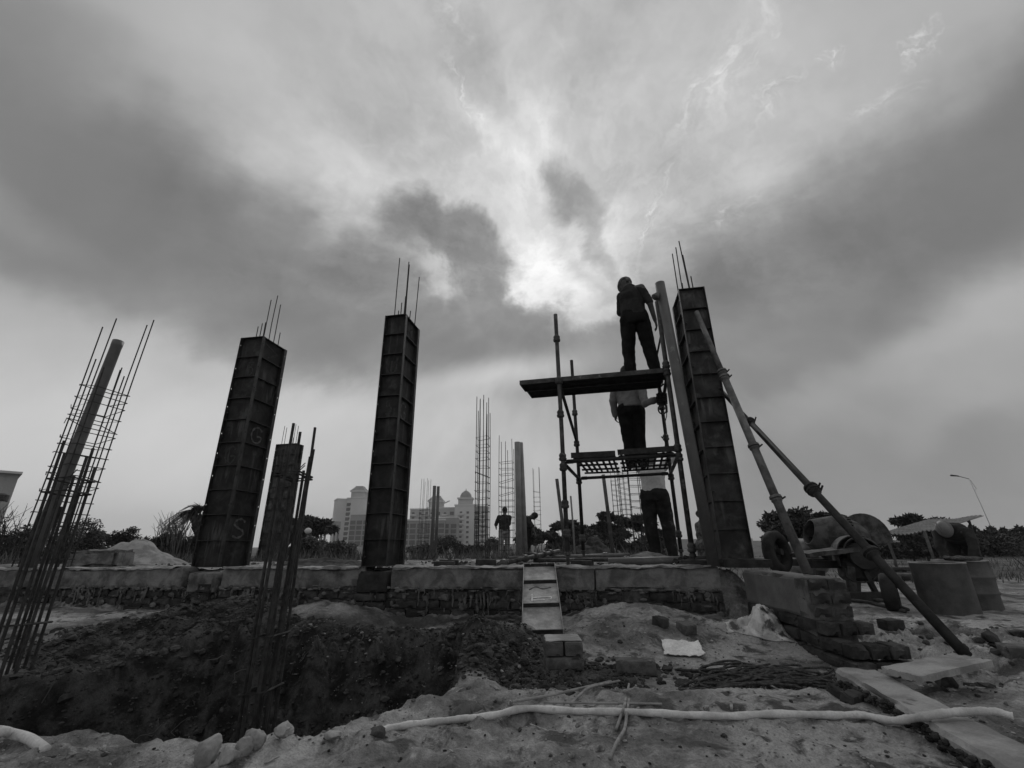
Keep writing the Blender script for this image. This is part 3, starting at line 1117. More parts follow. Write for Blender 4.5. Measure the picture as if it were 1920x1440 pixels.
def build_stub():
    p_far, p_near = Vector((2.07, 4.38, 0)), Vector((2.03, 3.35, 0))
    L = (p_near - p_far).length
    ang = math.atan2(p_near.y - p_far.y, p_near.x - p_far.x)       # runs towards the camera
    M = Matrix.Translation(p_far) @ Matrix.Rotation(ang, 4, 'Z')
    # local x towards camera, local y to the right (+X)
    mb = rough_box(L - .05, .235, .27, .025, .010, 5, 3, round_=.008, chip=.10)
    obj('plastered_beam', moved(mb, M @ Matrix.Translation((0, 0, .135))), M_PLASTER, stub)
    # the near end shows bare brick: courses stepping outwards to a footing
    r_ = random.Random(4)
    base = wloc(stub)
    rows = [(.325, .0, .0), (.24, .012, .0), (.155, .0, .0), (.07, .12, .02), (-.015, .36, .03), (-.10, .40, .05)]
    for z, fwd, side in rows:
        depth_n = int((L + fwd) / .115)
        y = -side
        # front face: two or three headers
        w = .27 + side * 2.2
        nb = max(2, round(w / .118))
        for i in range(nb):
            wi = w / nb
            o = inst('brick', BR_MESH[r_.choice((0, 2, 4, 1, 3, 6))], stub)
            p = M @ Vector((L + fwd - .0 + r_.uniform(-.008, .008), -side + wi * (i + .5) - wi / 2 + .003, z))
            o.location = p - base
            o.rotation_euler = (r_.uniform(-.03, .03), r_.uniform(-.03, .03), ang + R(90) + r_.uniform(-.04, .04))
            o.scale = ((wi - .008) / .226, 1.5, 1)
        # left side courses below the plaster
        if z < .13:
            a = L + fwd - .2
            while a > .1:
                o = inst('brick', BR_MESH[r_.choice((1, 3, 5, 7, 9))], stub)
                p = M @ Vector((a - .12, -side + .0 + r_.uniform(-.01, .01), z))
                o.location = p - base
                o.rotation_euler = (0, r_.uniform(-.02, .02), ang + r_.uniform(-.03, .03))
                a -= .24
    mb = rough_box(.16, .262, .48, .03, .010, 6, 19)
    obj('mortar_fill', moved(mb, M @ Matrix.Translation((L - .175, .0, -.09))), M_MORTAR, stub)
    mb = rough_box(L - .05, .2 + .06, .45, .05, .02, 4, 9)
    obj('rubble_core', moved(mb, M @ Matrix.Translation((0, 0.01, -.32))), M_BRICKDARK, stub)


build_stub()

# ------------------------------------------------------------------ steel column forms
def make_form(name, label, loc, w, d, h, segs, marks, rz=ALPHA, m=None, group='column forms along the plinth'):
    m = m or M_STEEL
    root = thing(name, label, 'column form', loc, group, rz)
    FL = .048
    seg = h / segs
    plate_cache = {}

    def panel(W, M, mk, holes):
        # local frame of one panel: x across, y inwards, z up, outer edge at y = 0
        pm = MB()
        pm.box((0, FL - .004, 0), (W, FL, h))
        p = obj('form_panel', pm, m, root, local=True)
        p.matrix_local = M
        for x0, sgn in ((0, 1), (W - .006, -1)):
            fm = MB()
            z = 0
            hz = [seg * (i + .52) + seg * .12 * math.sin(i * 2.3) for i in range(segs)] if holes else []
            for zc in hz:
                fm.box((x0, 0, z), (x0 + .006, FL - .004, zc - .008))
                fm.box((x0, 0, zc - .008), (x0 + .006, .014, zc + .008))
                fm.box((x0, .030, zc - .008), (x0 + .006, FL - .004, zc + .008))
                z = zc + .008
            fm.box((x0, 0, z), (x0 + .006, FL - .004, h))
            obj('flange', fm, M_STEELEDGE if m is M_STEEL else m, p, local=True)
        key = round(W, 4)
        if key not in plate_cache:
            rm = MB()
            rm.box((.007, .003, -.003), (W - .007, FL - .005, .003))
            lip = rm.mesh('rib', M_STEELEDGE if m is M_STEEL else m)
            plate_cache[key] = lip
        for i in range(segs + 1):
            inst('rib', plate_cache[key], p, (0, 0, min(max(i * seg, .004), h - .004)), (random.uniform(-.06, .06), random.uniform(-.012, .012), 0))
        # wedge plates at the flanges
        for i in range(segs):
            if random.random() < .45:
                s = random.choice((0, 1))
                wm = MB().tube([(.012 if s == 0 else W - .012, FL * .5, seg * (i + .35)), (.034 if s == 0 else W - .034, FL * .5, seg * (i + .35))], .011, 6)
                obj('bolt', wm, M_STEELEDGE, p, local=True)
        for (sg, ch, x, z, ww, hh, mm) in mk:
            o = obj('painted_mark', stroke_mesh(ch, ww * W, hh * seg, .032 if ww > .4 else .024), mm, p, local=True)
            o.location = (x * W, FL - .0065, (sg + z) * seg)
    # front (faces -y), right (faces +x), back, left
    panel(w, Matrix.Identity(4), marks.get('front', []), True)
    panel(d - 2 * FL, Matrix.Translation((w, FL, 0)) @ Matrix.Rotation(R(90), 4, 'Z'), marks.get('right', []), True)
    panel(w, Matrix.Translation((w, d, 0)) @ Matrix.Rotation(R(180), 4, 'Z'), [], True)
    panel(d - 2 * FL, Matrix.Translation((0, d - FL, 0)) @ Matrix.Rotation(R(-90), 4, 'Z'), [], True)
    # concrete inside, a little below the rim
    cm = MB().box((FL + .001, FL + .001, 0), (w - FL - .001, d - FL - .001, h - .12))
    obj('concrete_core', cm, M_CONC, root, local=True)
    return root


def form_bars(root, specs, r=.006):
    for x, y, z0, z1, lx, ly in specs:
        z0, z1 = z0 + .2, z1 + .2
        pts = [Vector((x, y, z0)), Vector((x + lx * .5 + random.gauss(0, .004), y + ly * .5, (z0 + z1) / 2)), Vector((x + lx, y + ly, z1))]
        obj('rebar', MB().tube(pts, r, 6), M_REBAR, root, local=True)


H0 = 3.00
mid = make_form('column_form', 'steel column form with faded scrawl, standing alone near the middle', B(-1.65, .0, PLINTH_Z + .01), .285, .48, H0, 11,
                {'front': [(6, '5', .3, .15, .34, .62, M_MARKDIM), (8, 'U', .15, .1, .6, .75, M_MARKDIM)],
                 'right': [(10, 'K', .25, .1, .55, .7, M_MARKDIM), (6, 'G', .2, .1, .5, .75, M_MARK), (2, 'A', .25, .1, .45, .75, M_MARKDIM)]})
form_bars(mid, [(.08, .10, 2.6, 3.74, 0, 0), (.17, .09, 2.6, 3.02, .0, 0), (.14, .08, 2.6, 2.9, 0, 0), (.22, .10, 2.6, 3.66, .0, 0), (.23, .11, 2.6, 3.62, -.005, 0),
                (.23, .25, 2.6, 2.98, 0, 0), (.24, .38, 2.6, 3.60, .02, .01), (.08, .38, 2.6, 3.3, 0, 0)])
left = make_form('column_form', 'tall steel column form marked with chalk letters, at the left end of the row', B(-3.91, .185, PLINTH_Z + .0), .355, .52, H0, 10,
                 {'front': [(8, '5', .38, .1, .4, .62, M_MARKDIM), (4, 'G', .25, .1, .5, .72, M_MARKDIM)],
                  'right': [(9, '>', .15, .1, .75, .8, M_MARKDIM), (5, 'G', .25, .12, .55, .7, M_MARK), (1, 'S', .25, .1, .55, .75, M_MARK)]})
form_bars(left, [(.17, .08, 2.6, 3.0, 0, 0), (.22, .09, 2.6, 3.05, 0, 0), (.27, .09, 2.6, 3.06, 0, 0), (.26, .12, 2.6, 3.45, .0, 0), (.27, .22, 2.6, 3.58, .0, 0),
                 (.28, .30, 2.6, 3.47, 0, 0), (.26, .42, 2.6, 3.06, 0, 0)])
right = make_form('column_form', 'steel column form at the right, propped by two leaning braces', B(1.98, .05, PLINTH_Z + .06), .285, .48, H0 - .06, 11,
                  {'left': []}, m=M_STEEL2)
form_bars(right, [(.09, .40, 2.6, 3.5, 0, 0), (.13, .34, 2.6, 3.55, 0, 0), (.13, .32, 2.6, 3.0, 0, 0), (.15, .10, 2.6, 3.46, -.035, -.01), (.155, .10, 2.6, 3.26, -.02, 0), (.185, .10, 2.6, 2.95, 0, 0)], r=.007)
# timber kicker under the right column
kick = obj('timber_kicker', moved(rough_box(.42, .30, .075, .04, .006, 6, 2, round_=.004), Matrix.Translation(B(1.97, -.03, PLINTH_Z - .012)) @ Matrix.Rotation(ALPHA, 4, 'Z')), M_WOODDARK)
tag(kick, 'dark timber kicker packed under the right column form', 'timber')
# rear column behind the left one
pr = at(486, 1040, Y=10.6)
rear = make_form('column_form', 'smaller looking concrete smeared column form standing behind the left column', Vector((pr.x - .05, pr.y, .18)), .56, .28, 2.82, 11, {}, m=M_STEEL2)
form_bars(rear, [(.08, .1, 2.4, 3.1, 0, 0), (.16, .08, 2.4, 3.05, 0, 0), (.40, .08, 2.4, 3.12, 0, 0), (.46, .1, 2.4, 3.08, 0, 0), (.2, .2, 2.4, 2.85, 0, 0), (.3, .2, 2.4, 2.82, 0, 0)])

# ------------------------------------------------------------------ reinforcement cages
def make_cage(label, loc, w, d, bars, zt0, zt1, step, rz=ALPHA, r=.007, tr=.0045, lean=(0, 0), group='rebar cages', name='rebar_cage', seed=1, m=None, dark=None):
    """bars: (x, y, z0, z1) in the cage frame"""
    r_ = random.Random(seed)
    root = thing(name, label, 'rebar cage', loc, group, rz)
    m = m or M_REBAR
    for x, y, z0, z1 in bars:
        n = 4
        bow = r_.gauss(0, .010), r_.gauss(0, .010)
        pts = [Vector((x + lean[0] * (z0 + (z1 - z0) * k / n) + bow[0] * math.sin(math.pi * k / n), y + lean[1] * (z0 + (z1 - z0) * k / n) + bow[1] * math.sin(math.pi * k / n), z0 + (z1 - z0) * k / n)) for k in range(n + 1)]
        obj('rebar', MB().tube(pts, r, 6), m, root, local=True)
    z = zt0
    while z < zt1:
        o = .008
        dx, dy = lean[0] * z, lean[1] * z
        tilt = r_.gauss(0, .02)
        pts = [(-o + dx, -o + dy, z - tilt), (w + o + dx, -o + dy, z + tilt), (w + o + dx, d + o + dy, z + tilt), (-o + dx, d + o + dy, z - tilt)]
        mb = MB().tube(pts, tr, 5, closed=True)
        mb.tube([(dx - o, dy - o, z - tilt), (dx + r_.uniform(-.02, .02), dy - .02, z + r_.uniform(-.008, .012))], tr * .8, 4)
        if r_.random() < .35:
            mb.tube([(w + o + dx, dy - o, z + tilt), (w + dx + r_.uniform(.015, .03), dy - .015, z + tilt + r_.uniform(-.01, .02))], tr * .7, 4)
        obj('stirrup', mb, m, root, local=True)
        z += step * r_.uniform(.85, 1.15)
    return root


def perim(w, d, nx, ny, z0, z1, rs, lo=.0):
    out = []
    for i in range(nx):
        for y in (0, d):
            out.append((w * i / (nx - 1), y, z0, z1 - (rs.random() ** 2) * lo))
    for j in range(1, ny - 1):
        for x in (0, w):
            out.append((x, d * j / (ny - 1), z0, z1 - (rs.random() ** 2) * lo))
    return out


# the tall cage at the far left, bars of three heights
rs = random.Random(2)
bars = [(0, 0, 0, 3.38), (.10, 0, 0, 2.85), (.20, 0, 0, 3.50), (.30, 0, 0, 2.7), (0, .22, 0, 3.0), (.30, .22, 0, 2.75), (0, .45, 0, 2.9), (.1, .45, 0, 2.75), (.2, .45, 0, 3.62), (.3, .45, 0, 3.70)]
make_cage('tall rebar cage strapped round a grey pipe, at the far left end of the plinth', at(22, 1062, Y=5.95) + Vector((0, 0, -.05)), .305, .455, bars, .12, 2.52, .145, seed=3, tr=.0065, r=.009, lean=(.045, .0))
# grey pipe inside it
p0, p1 = at(52, 1064, Y=5.85), at(222, 640, Y=6.15)
pipe = obj('plastic_pipe', MB().tube([p0, p0.lerp(p1, .5) + Vector((.01, 0, 0)), p1 - (p1 - p0) * .03, p1 - (p1 - p0) * .028, p1], [.076, .073, .070, .073, .073], 18), M_PVC, smooth=True)
tag(pipe, 'grey plastic pipe leaning inside the far left rebar cage', 'pipe', 'thick grey pipes')

# starter bars standing in the pit
def starter(label, x, y, tops, zbot, sp, seed, tie_z):
    r_ = random.Random(seed)
    root = thing('starter_bars', label, 'rebar bundle', (x, y, zbot), 'starter bar bundles in the pit')
    k = 0
    for (dx, dy, zt, lx) in tops:
        pts = [Vector((x + dx * sp, y + dy * sp, zbot)), Vector((x + dx * sp * .95 + r_.gauss(0, .006), y + dy * sp, zbot + (zt - zbot) * .55)), Vector((x + dx * sp + lx, y + dy * sp, zt))]
        obj('rebar', MB().tube(pts, .0085, 6), M_REBAR, root)
    xs = [t[0] * sp for t in tops]; ys = [t[1] * sp for t in tops]
    for z in tie_z:
        e = .012
        q = [(x + min(xs) - e, y + min(ys) - e, z), (x + max(xs) + e, y + min(ys) - e, z + .01), (x + max(xs) + e, y + max(ys) + e, z), (x + min(xs) - e, y + max(ys) + e, z - .01)]
        mb = MB().tube(q, .006, 6, closed=True)
        mb.tube([q[1], (q[1][0] + .05, q[1][1] - .02, q[1][2] + .04)], .003, 5)
        obj('stirrup', mb, M_REBAR, root)


starter('bundle of rusty starter bars rising from the pit in front of the left column', -1.33, 2.71,
        [(-.5, -.8, 1.20, .0), (-.1, -.9, 1.36, .0), (.35, -.8, 1.05, .01), (.5, .2, 1.22, .035), (.44, .0, 1.17, .035), (-.5, .9, 1.35, .0), (.1, .9, 1.1, .0), (.5, .95, 1.38, -.01), (-.15, .2, .9, 0), (.2, -.3, 1.12, 0), (-.35, .4, 1.0, 0)],
        -1.35, .10, 6, (1.06, 1.045, .2, -.05, -.3, -.45, -.6, -.75))
starter('bundle of starter bars at the left edge, rising from the pit before the tall cage', -2.80, 2.82,
        [(-.6, -.8, 1.3, .0), (-.2, -.85, 1.22, .0), (.3, -.8, 1.05, .0), (.75, -.3, 1.20, .02), (-.6, .8, 1.1, 0), (.1, .9, 1.28, 0), (.6, .9, 1.15, .01), (-.15, .1, .9, 0)],
        -1.3, .085, 9, (1.06, .98, .25, -.2, -.45))

# cages further back on the fill
def ground_cage(label, x, ybase_z, Y, xpx, ytop, w, d, step, seed, nx=3, ny=3, lo=.9, cover=1.0, rz=ALPHA, r=.008):
    top = atm(xpx, ytop, Y=Y)
    Y = top.y
    z0 = gz(top.x, Y) - .05
    rs = random.Random(seed)
    h = top.z - z0
    make_cage(label, Vector((top.x - w / 2, Y - d / 2, z0)), w, d, perim(w, d, nx, ny, 0, h, rs, lo), .1, h * cover, step, seed=seed, rz=rz, r=r, tr=.006)


ground_cage('slender dense rebar cage to the right of the middle column', 0, 0, 8.4, 905, 745, .24, .30, .155, 4, 4, 3, .55, .74)
ground_cage('rebar cage with open ladder like ties behind a standing worker', 0, 0, 10.8, 948, 800, .36, .30, .16, 5, 3, 2, .75, .73)
ground_cage('thin far rebar cage beside the dark round tree', 0, 0, 17, 1004, 876, .26, .3, .2, 6, 2, 2, .1, .76)
ground_cage('faint far rebar cage behind the twin pipes near the middle column', 0, 0, 19, 799, 896, .36, .3, .2, 7, 3, 2, .5, .62)
ground_cage('leftmost of three far cages seen under the scaffold deck', 0, 0, 14, 1150, 880, .30, .3, .18, 8, 3, 2, .4, .9)
ground_cage('middle one of three far cages seen under the scaffold deck', 0, 0, 12.5, 1163, 862, .34, .3, .17, 9, 3, 2, .4, .92)
ground_cage('wide rungs rebar cage behind the white shirted worker', 0, 0, 8.6, 1190, 862, .42, .3, .17, 10, 3, 2, .3, .95)

# upright pipes and poles on the fill
def pole(name, label, cat, xb, yb, xt, yt, Y, r, m, group=None, Yt=None):
    p1 = atm(xt, yt, Y=Yt or Y)
    p0 = atm(xb, yb, Y=Y)
    p0.z = gz(p0.x, p0.y) - .03
    o = obj(name, MB().tube([p0, (p0 + p1) / 2 + Vector((.004, 0, 0)), p1], r, 12), m, smooth=True)
    return tag(o, label, cat, group)


pole('plastic_pipe', 'nearer of two thick pipes standing beside the bending worker', 'pipe', 973, 1040, 970, 829, 9.2, .07, M_PVC2, 'thick grey pipes')
pole('plastic_pipe', 'farther of two thick pipes standing together, right of the ladder like cage', 'pipe', 985, 1040, 976, 830, 9.35, .06, M_PVC2, 'thick grey pipes')
pole('plastic_pipe', 'left one of the twin thin pipes in front of the far flats', 'pipe', 808, 1050, 815, 911, 12.5, .055, M_PVC, 'thick grey pipes')
pole('plastic_pipe', 'right one of the twin thin pipes in front of the far flats', 'pipe', 816, 1045, 822, 912, 13, .05, M_PVC, 'thick grey pipes')
pole('wooden_pole', 'thin leaning pole to the left of the scaffold', 'pole', 1062, 1040, 1044, 898, 8.2, .035, M_WOOD, 'leaning poles')
pole('wooden_pole', 'leaning pole seen under the scaffold deck left of the cages', 'pole', 1150, 1043, 1131, 890, 7.6, .035, M_WOOD, 'leaning poles')
pole('wooden_pole', 'short pale lath leaning right behind the front scaffold post', 'pole', 1078, 1035, 1070, 930, 7.0, .016, M_PVC2, 'leaning poles')

# grey pipe standing beside the right column
pg0 = at(1340, 1068, Y=4.47); pg1 = at(1237, 531, Y=4.53)
pg0.z = PLINTH_Z
gp = obj('plastic_pipe', MB().tube([pg0, (pg0 + pg1) / 2, pg1], .055, 20), M_PVC, smooth=True)
sc = at(1232, 553, Y=4.5)
obj('socket', MB().lathe([(.008, -.05), (.046, -.048), (.050, -.04), (.022, .03), (.012, .05)], 14, Matrix.Translation(sc) @ Matrix.Rotation(R(38), 4, 'Y')), M_PVC, gp, smooth=True)
tag(gp, 'long grey pipe standing upright beside the right column form', 'pipe', 'thick grey pipes')

# ------------------------------------------------------------------ cuplock scaffold
SF = Vector((.556, 4.917, 0))
SANG = math.atan2(-.19, .982)


def S(s, t, z):
    return Vector((SF.x + .982 * s + .2607 * t, SF.y - .19 * s + .9656 * t, z))


scaf = thing('scaffold', 'steel cuplock scaffold tower with four posts, carrying two working decks beside the right column', 'scaffold', S(.6, .6, PLINTH_Z))


def cup(parent, p, r=.041):
    M = Matrix.Translation(p)
    mb = MB().lathe([(.027, -.05), (r, -.042), (r + .004, -.02), (r * .9, -.012), (r * .95, .0), (r, .02), (r * .75, .034), (.026, .042)], 12, M)
    obj('cup_joint', mb, M_TUBE, parent, smooth=False)


def post(s, t, ztop, cups, zb=None, r=.0245, m=None):
    b = S(s, t, 0)
    zb = gz(b.x, b.y) if zb is None else zb
    p = obj('post', MB().tube([S(s, t, zb + .14), S(s + .004, t, (zb + ztop) / 2), S(s, t, ztop)], r, 12), m or M_TUBE, scaf, smooth=True)
    # jack under the post: nut and thinner screw
    mb = MB().tube([S(s, t, zb + .01), S(s, t, zb + .15)], .018, 10)
    M = Matrix.Translation(S(s, t, zb + .145))
    mb.lathe([(.02, -.02), (.034, -.015), (.034, .012), (.02, .02)], 10, M)
    mb.box((-.06, -.06, 0), (.06, .06, .01), Matrix.Translation(S(s, t, zb + .004)) @ Matrix.Rotation(SANG, 4, 'Z'))
    obj('base_jack', mb, M_TUBE, scaf)
    for z in cups:
        cup(p, S(s, t, z))


ZD1, ZD2 = 1.53, 2.47
post(0, 0, 3.35, (.75, 1.05, 1.45, 1.56, 2.06, 2.47, 3.02))
post(0, 1.39, 3.29, (.72, 1.47, 2.0, 2.46), m=M_TUBEDARK)
post(1.23, 0, 3.38, (.60, 1.50, 1.60, 2.47, 2.56), r=.0265)
post(1.23, 1.39, 3.28, (.75, 1.48, 2.02, 2.46), m=M_TUBEDARK)


def ledger(p0, p1, r=.021, m=None):
    o = obj('ledger', MB().tube([p0, p0.lerp(p1, .5), p1], r, 10), m or M_TUBEDARK, scaf, smooth=True)
    d = (p1 - p0).normalized()
    for p, s in ((p0, 1), (p1, -1)):
        obj('ledger_end', MB().bar(p + d * s * .015, p + d * s * .085, .03, .045), M_TUBEDARK, o)


ledger(S(.03, 0, ZD1 - .03), S(1.20, 0, ZD1 - .01))
ledger(S(.03, 1.39, ZD1 - .03), S(1.20, 1.39, ZD1 - .01))
ledger(S(0, .03, ZD1 - .035), S(0, 1.36, ZD1 - .035))
ledger(S(1.23, .03, ZD1 - .01), S(1.23, 1.36, ZD1 - .01), m=M_TUBE)
ledger(S(0, .03, ZD2 - .03), S(0, 1.36, 2.04))
ledger(S(1.23, .03, ZD2 - .03), S(1.23, 1.36, ZD2 - .03))

# lower deck: two welded grid panels, each with a deep front rail and cross bars
def grid_deck(label, s0, s1, t0, t1, z, nbar, rows, tilt=0):
    root = thing('grid_deck', label, 'deck panel', S((s0 + s1) / 2, (t0 + t1) / 2, z), 'grid decks of the lower level')
    up = (0, 0, 1)
    # front and rear rails, inner stringers
    for k, t in enumerate([t0] + rows + [t1]):
        h = .06 if t in (t0,) else .022
        obj('rail', MB().bar(S(s0, t, z + (.012 if t == t0 else 0)), S(s1, t, z + tilt + (.012 if t == t0 else 0)), .014 if t == t0 else .024, h), M_WOODDARK if t != t0 else M_TUBEDARK, root)
    for i in range(nbar):
        s = s0 + (s1 - s0) * (i + .5) / nbar + random.gauss(0, .004)
        obj('cross_bar', MB().bar(S(s, t0 + .01, z + .018 + tilt * i / nbar), S(s + .004, t1, z + .018 + tilt * i / nbar), .026 + random.gauss(0, .002), .010), M_TUBEDARK, root)
    return root


grid_deck('left grid deck panel of the lower scaffold level, sky showing through its slots', .09, .575, .02, 1.33, ZD1 + .03, 7, [.20, .66, 1.02])
grid_deck('right grid deck panel of the lower scaffold level, under the feet of the second worker', .60, 1.20, .02, 1.33, ZD1 + .04, 8, [.22, .68, 1.04], .012)

# upper deck: ribbed steel planks
def plank(label, s0, s1, t0, t1, z0, z1, seed):
    root = thing('scaffold_plank', label, 'plank', S((s0 + s1) / 2, t0, z0), 'planks of the upper deck')
    mb = MB()
    mb.bar(S(s0, (t0 + t1) / 2, z0 + .045), S(s1, (t0 + t1) / 2, z1 + .045), t1 - t0, .004)
    obj('plank_sheet', mb, M_STEEL2, root)
    n = 7
    for i in range(n + 1):
        t = t0 + (t1 - t0) * i / n
        h = .052 if i in (0, n) else .03
        obj('plank_rib', MB().bar(S(s0, t, z0 + .043 - h / 2), S(s1, t, z1 + .043 - h / 2), .012, h), M_TUBEDARK if i not in (0,) else M_TUBE, root)
    for s, z in ((s0 + .003, z0), (s1 - .003, z1)):
        obj('end_cap', MB().bar(S(s, t0, z + .02), S(s, t1, z + .02), .006, .056), M_TUBEDARK, root)
    return root


plank('long ribbed steel plank of the upper deck, its left end overhanging past the front post', -.48, 1.22, .03, .30, ZD2 + .0, ZD2 + .015, 1)
plank('second ribbed steel plank of the upper deck, behind the long one', -.46, 1.19, .315, .59, ZD2 + .002, ZD2 + .016, 2)
# hanging hook under the plank
# ------------------------------------------------------------------ props bracing the right column
def prop(label, p0, p1, r0, r1, cups, m, name='brace_prop'):
    root = thing(name, label, 'brace', p1, 'braces of the right column')
    d = p1 - p0
    j = p0 + d * cups[0]
    obj('inner_tube', MB().tube([p0, j], r0, 12), m, root, smooth=True)
    obj('outer_tube', MB().tube([j, p1], r1, 14), m, root, smooth=True)
    q = d.normalized().to_track_quat('Z', 'Y').to_matrix().to_4x4()
    for c, R_ in zip(cups, (.045, .048, .046, .046)):
        M = Matrix.Translation(p0 + d * c) @ q
        mb = MB().lathe([(r1 * .9, -.035), (R_, -.028), (R_ + .004, -.008), (R_ * .85, 0), (R_ * .95, .012), (r1, .03)], 14, M)
        o = obj('collar', mb, m, root)
        # handle pins on the collars
        pm = MB().tube([M @ Vector((.03, -.05, .01)), M @ Vector((.045, .055, .0))], .007, 6)
        obj('collar_pin', pm, M_TUBEDARK, o)
    return root


b1_top, b1_bot = at(1306, 585, Y=4.40), at(1515, 1076, Y=3.62)
b1_bot.z = .415
prop('pale adjustable prop leaning from the column form down to the top of the stub wall', b1_top, b1_bot, .026, .034, (.31, .335, .615, .79), M_PROP)
b2_top, b2_bot = Vector((2.33, 4.78, 2.35)), at(1812, 1229, z=.118)
prop('long dark brace tube running from the column down to the board on the ground', b2_top, b2_bot, .022, .026, (.28, .60, .61, .80), M_TUBEDARK)

# dark hose looped over the column pipe
h0 = atm(1237, 745, Y=4.55)
hose2 = obj('vibrator_hose', MB().tube([atm(1241, 600, Y=4.52), atm(1240, 625, Y=4.55), atm(1235, 650, Y=4.60), atm(1231, 670, Y=4.62), atm(1230, 690, Y=4.60), atm(1233, 715, Y=4.58), h0], .013, 8), M_RUBBER, smooth=True)
tag(hose2, 'dark flexible hose hanging beside the top worker, down to the tool', 'hose')

# motor box hanging in front of the second worker
vb = thing('vibrator_motor', 'dark boxy motor with a hook, hanging by hose next to the outstretched hand', 'tool', atm(1241, 745, Y=4.60))


def build_motor():
    c = atm(1241, 748, Y=4.60)
    M = Matrix.Translation(c) @ Matrix.Scale(1.55, 4) @ Matrix.Rotation(R(-20), 4, 'Z') @ Matrix.Rotation(R(4), 4, 'Y')
    mb = rough_box(.075, .08, .10, .0125, .003, 20, 3, round_=.006)
    obj('motor_case', moved(mb, M @ Matrix.Translation((-.037, -.04, -.05))), M_STEEL, vb)
    for z in (-.03, -.01, .01, .03):
        mb = MB(); mb.box((-.042, -.045, z - .004), (.042, .045, z + .004), M)
        obj('cooling_fin', mb, M_TUBEDARK, vb)
    obj('top_lug', MB().tube([M @ Vector((0, 0, .05)), M @ Vector((-.01, 0, .10)), M @ Vector((.02, 0, .13))], .012, 8), M_RUBBER, vb, smooth=True)
    arc = [M @ Vector((.0 + .032 * math.cos(a), 0, -.085 + .042 * math.sin(a))) for a in np.linspace(2.6, 6.6, 12)]
    obj('hook', MB().tube(arc, .010, 8), M_TUBE, vb, smooth=True)
    obj('plug', MB().capsule(M @ Vector((.03, 0, -.06)), .016, M @ Vector((.032, 0, -.11)), .013), M_TUBE, vb, smooth=True)


build_motor()
cord = obj('power_cord', MB().tube([atm(1250, 768, Y=4.62), atm(1250, 780, Y=4.62), atm(1246, 795, Y=4.62), atm(1245, 805, Y=4.63), atm(1248, 818, Y=4.64), atm(1247, 838, Y=4.65)], .0055, 6), M_RUBBER, smooth=True)
tag(cord, 'thin cord dangling from the hanging motor to the lower deck', 'cord')

# ------------------------------------------------------------------ things lying on the fill and the plinth top
def lying(name, label, cat, x0, y0, Y0, x1, y1, Y1, r, m, cups=(), group=None):
    p0, p1 = atm(x0, y0, Y=Y0), atm(x1, y1, Y=Y1)
    for p in (p0, p1):
        p.z = max(p.z, gz(p.x, p.y) + r * .8)
    if not cups:
        o = obj(name, MB().tube([p0, (p0 + p1) / 2, p1], r, 10), m, smooth=True)
        return tag(o, label, cat, group)
    root = thing(name, label, cat, p0, group)
    d = p1 - p0
    obj('tube', MB().tube([p0, p1], r, 12), m, root, smooth=True)
    q = d.normalized().to_track_quat('Z', 'Y').to_matrix().to_4x4()
    for c in cups:
        M = Matrix.Translation(p0 + d * c) @ q
        obj('cup_joint', MB().lathe([(r, -.05), (r + .016, -.04), (r + .02, -.01), (r + .012, 0), (r + .017, .02), (r, .04)], 12, M), m, root)
    return root


lying('scaffold_standard', 'loose scaffold standard with cup joints, lying slantwise on the plinth top', 'scaffold tube', 936, 1058, 4.32, 1048, 1033, 6.0, .026, M_TUBE, (.06, .36, .52, .68, .82), 'tubes lying on the fill')
lying('scaffold_tube', 'farthest tube lying flat across the fill behind the slanting one', 'scaffold tube', 955, 1046, 5.9, 1165, 1042, 5.6, .024, M_PROP, (), 'tubes lying on the fill')
lying('scaffold_tube', 'tube lying flat just behind the front scaffold post', 'scaffold tube', 1000, 1051, 5.2, 1180, 1049, 5.1, .024, M_TUBE, (.98,), 'tubes lying on the fill')
lying('scaffold_tube', 'short dark tube on the fill in front of the thick pipes', 'scaffold tube', 982, 1039, 6.6, 1010, 1038, 6.6, .02, M_TUBEDARK, (), 'tubes lying on the fill')
lying('scaffold_tube', 'pale tube with a joint, lying behind the rear scaffold post', 'scaffold tube', 1070, 1043, 6.1, 1180, 1040, 6.1, .024, M_PROP, (.6,), 'tubes lying on the fill')
lying('plastic_pipe', 'thick grey pipe lying along the plinth top between scaffold posts and column', 'pipe', 1142, 1054, 4.55, 1330, 1050, 4.15, .045, M_PVC, (), None)

r_ = random.Random(5)


def loose_brick(label, p, rz, tilt=0, name='brick', scale=1.0, half=1.0, k=0, group='loose bricks'):
    o = inst(name, BRICK_LOOSE[k % 4], None, p, (tilt, 0, rz), (half * scale, scale, scale))
    return tag(o, label, 'brick', group)


def at_b(x, y, Y):
    p = atm(x, y, Y=Y)
    p.z = gz(p.x, p.y) - .005
    return p


p = at_b(811, 1062, 4.55)
M_BRICKDARKLOOSE = [rough_box(.228, .108, .074, .02, .005, 18, 60 + s, round_=.003, chip=.07).mesh('dark_brick', M_BRICKDARK) for s in range(2)]
for (x, y, Y, rz, lab) in ((812, 1060, 4.55, .1, 'nearest dark brick lying on the fill right of the middle column'), (823, 1048, 5.0, -.15, 'second dark brick behind the nearest one, right of the middle column'),
                           (891, 1058, 4.7, .02, 'lone dark brick lying square on the fill left of the slanting tube'),
                           (1070, 1062, 4.35, .05, 'dark block packed under the rear of the front scaffold post'), (1076, 1056, 4.95, -.1, 'dark block with a board, left of the rear scaffold post foot')):
    p = atm(x, y, Y=Y)
    p.z = max(gz(p.x, p.y), PLINTH_Z - .02) - .004
    o = inst('brick', M_BRICKDARKLOOSE[int(Y * 10) % 2], None, p, (0, .03, rz + ALPHA))
    tag(o, lab, 'brick', 'loose bricks')
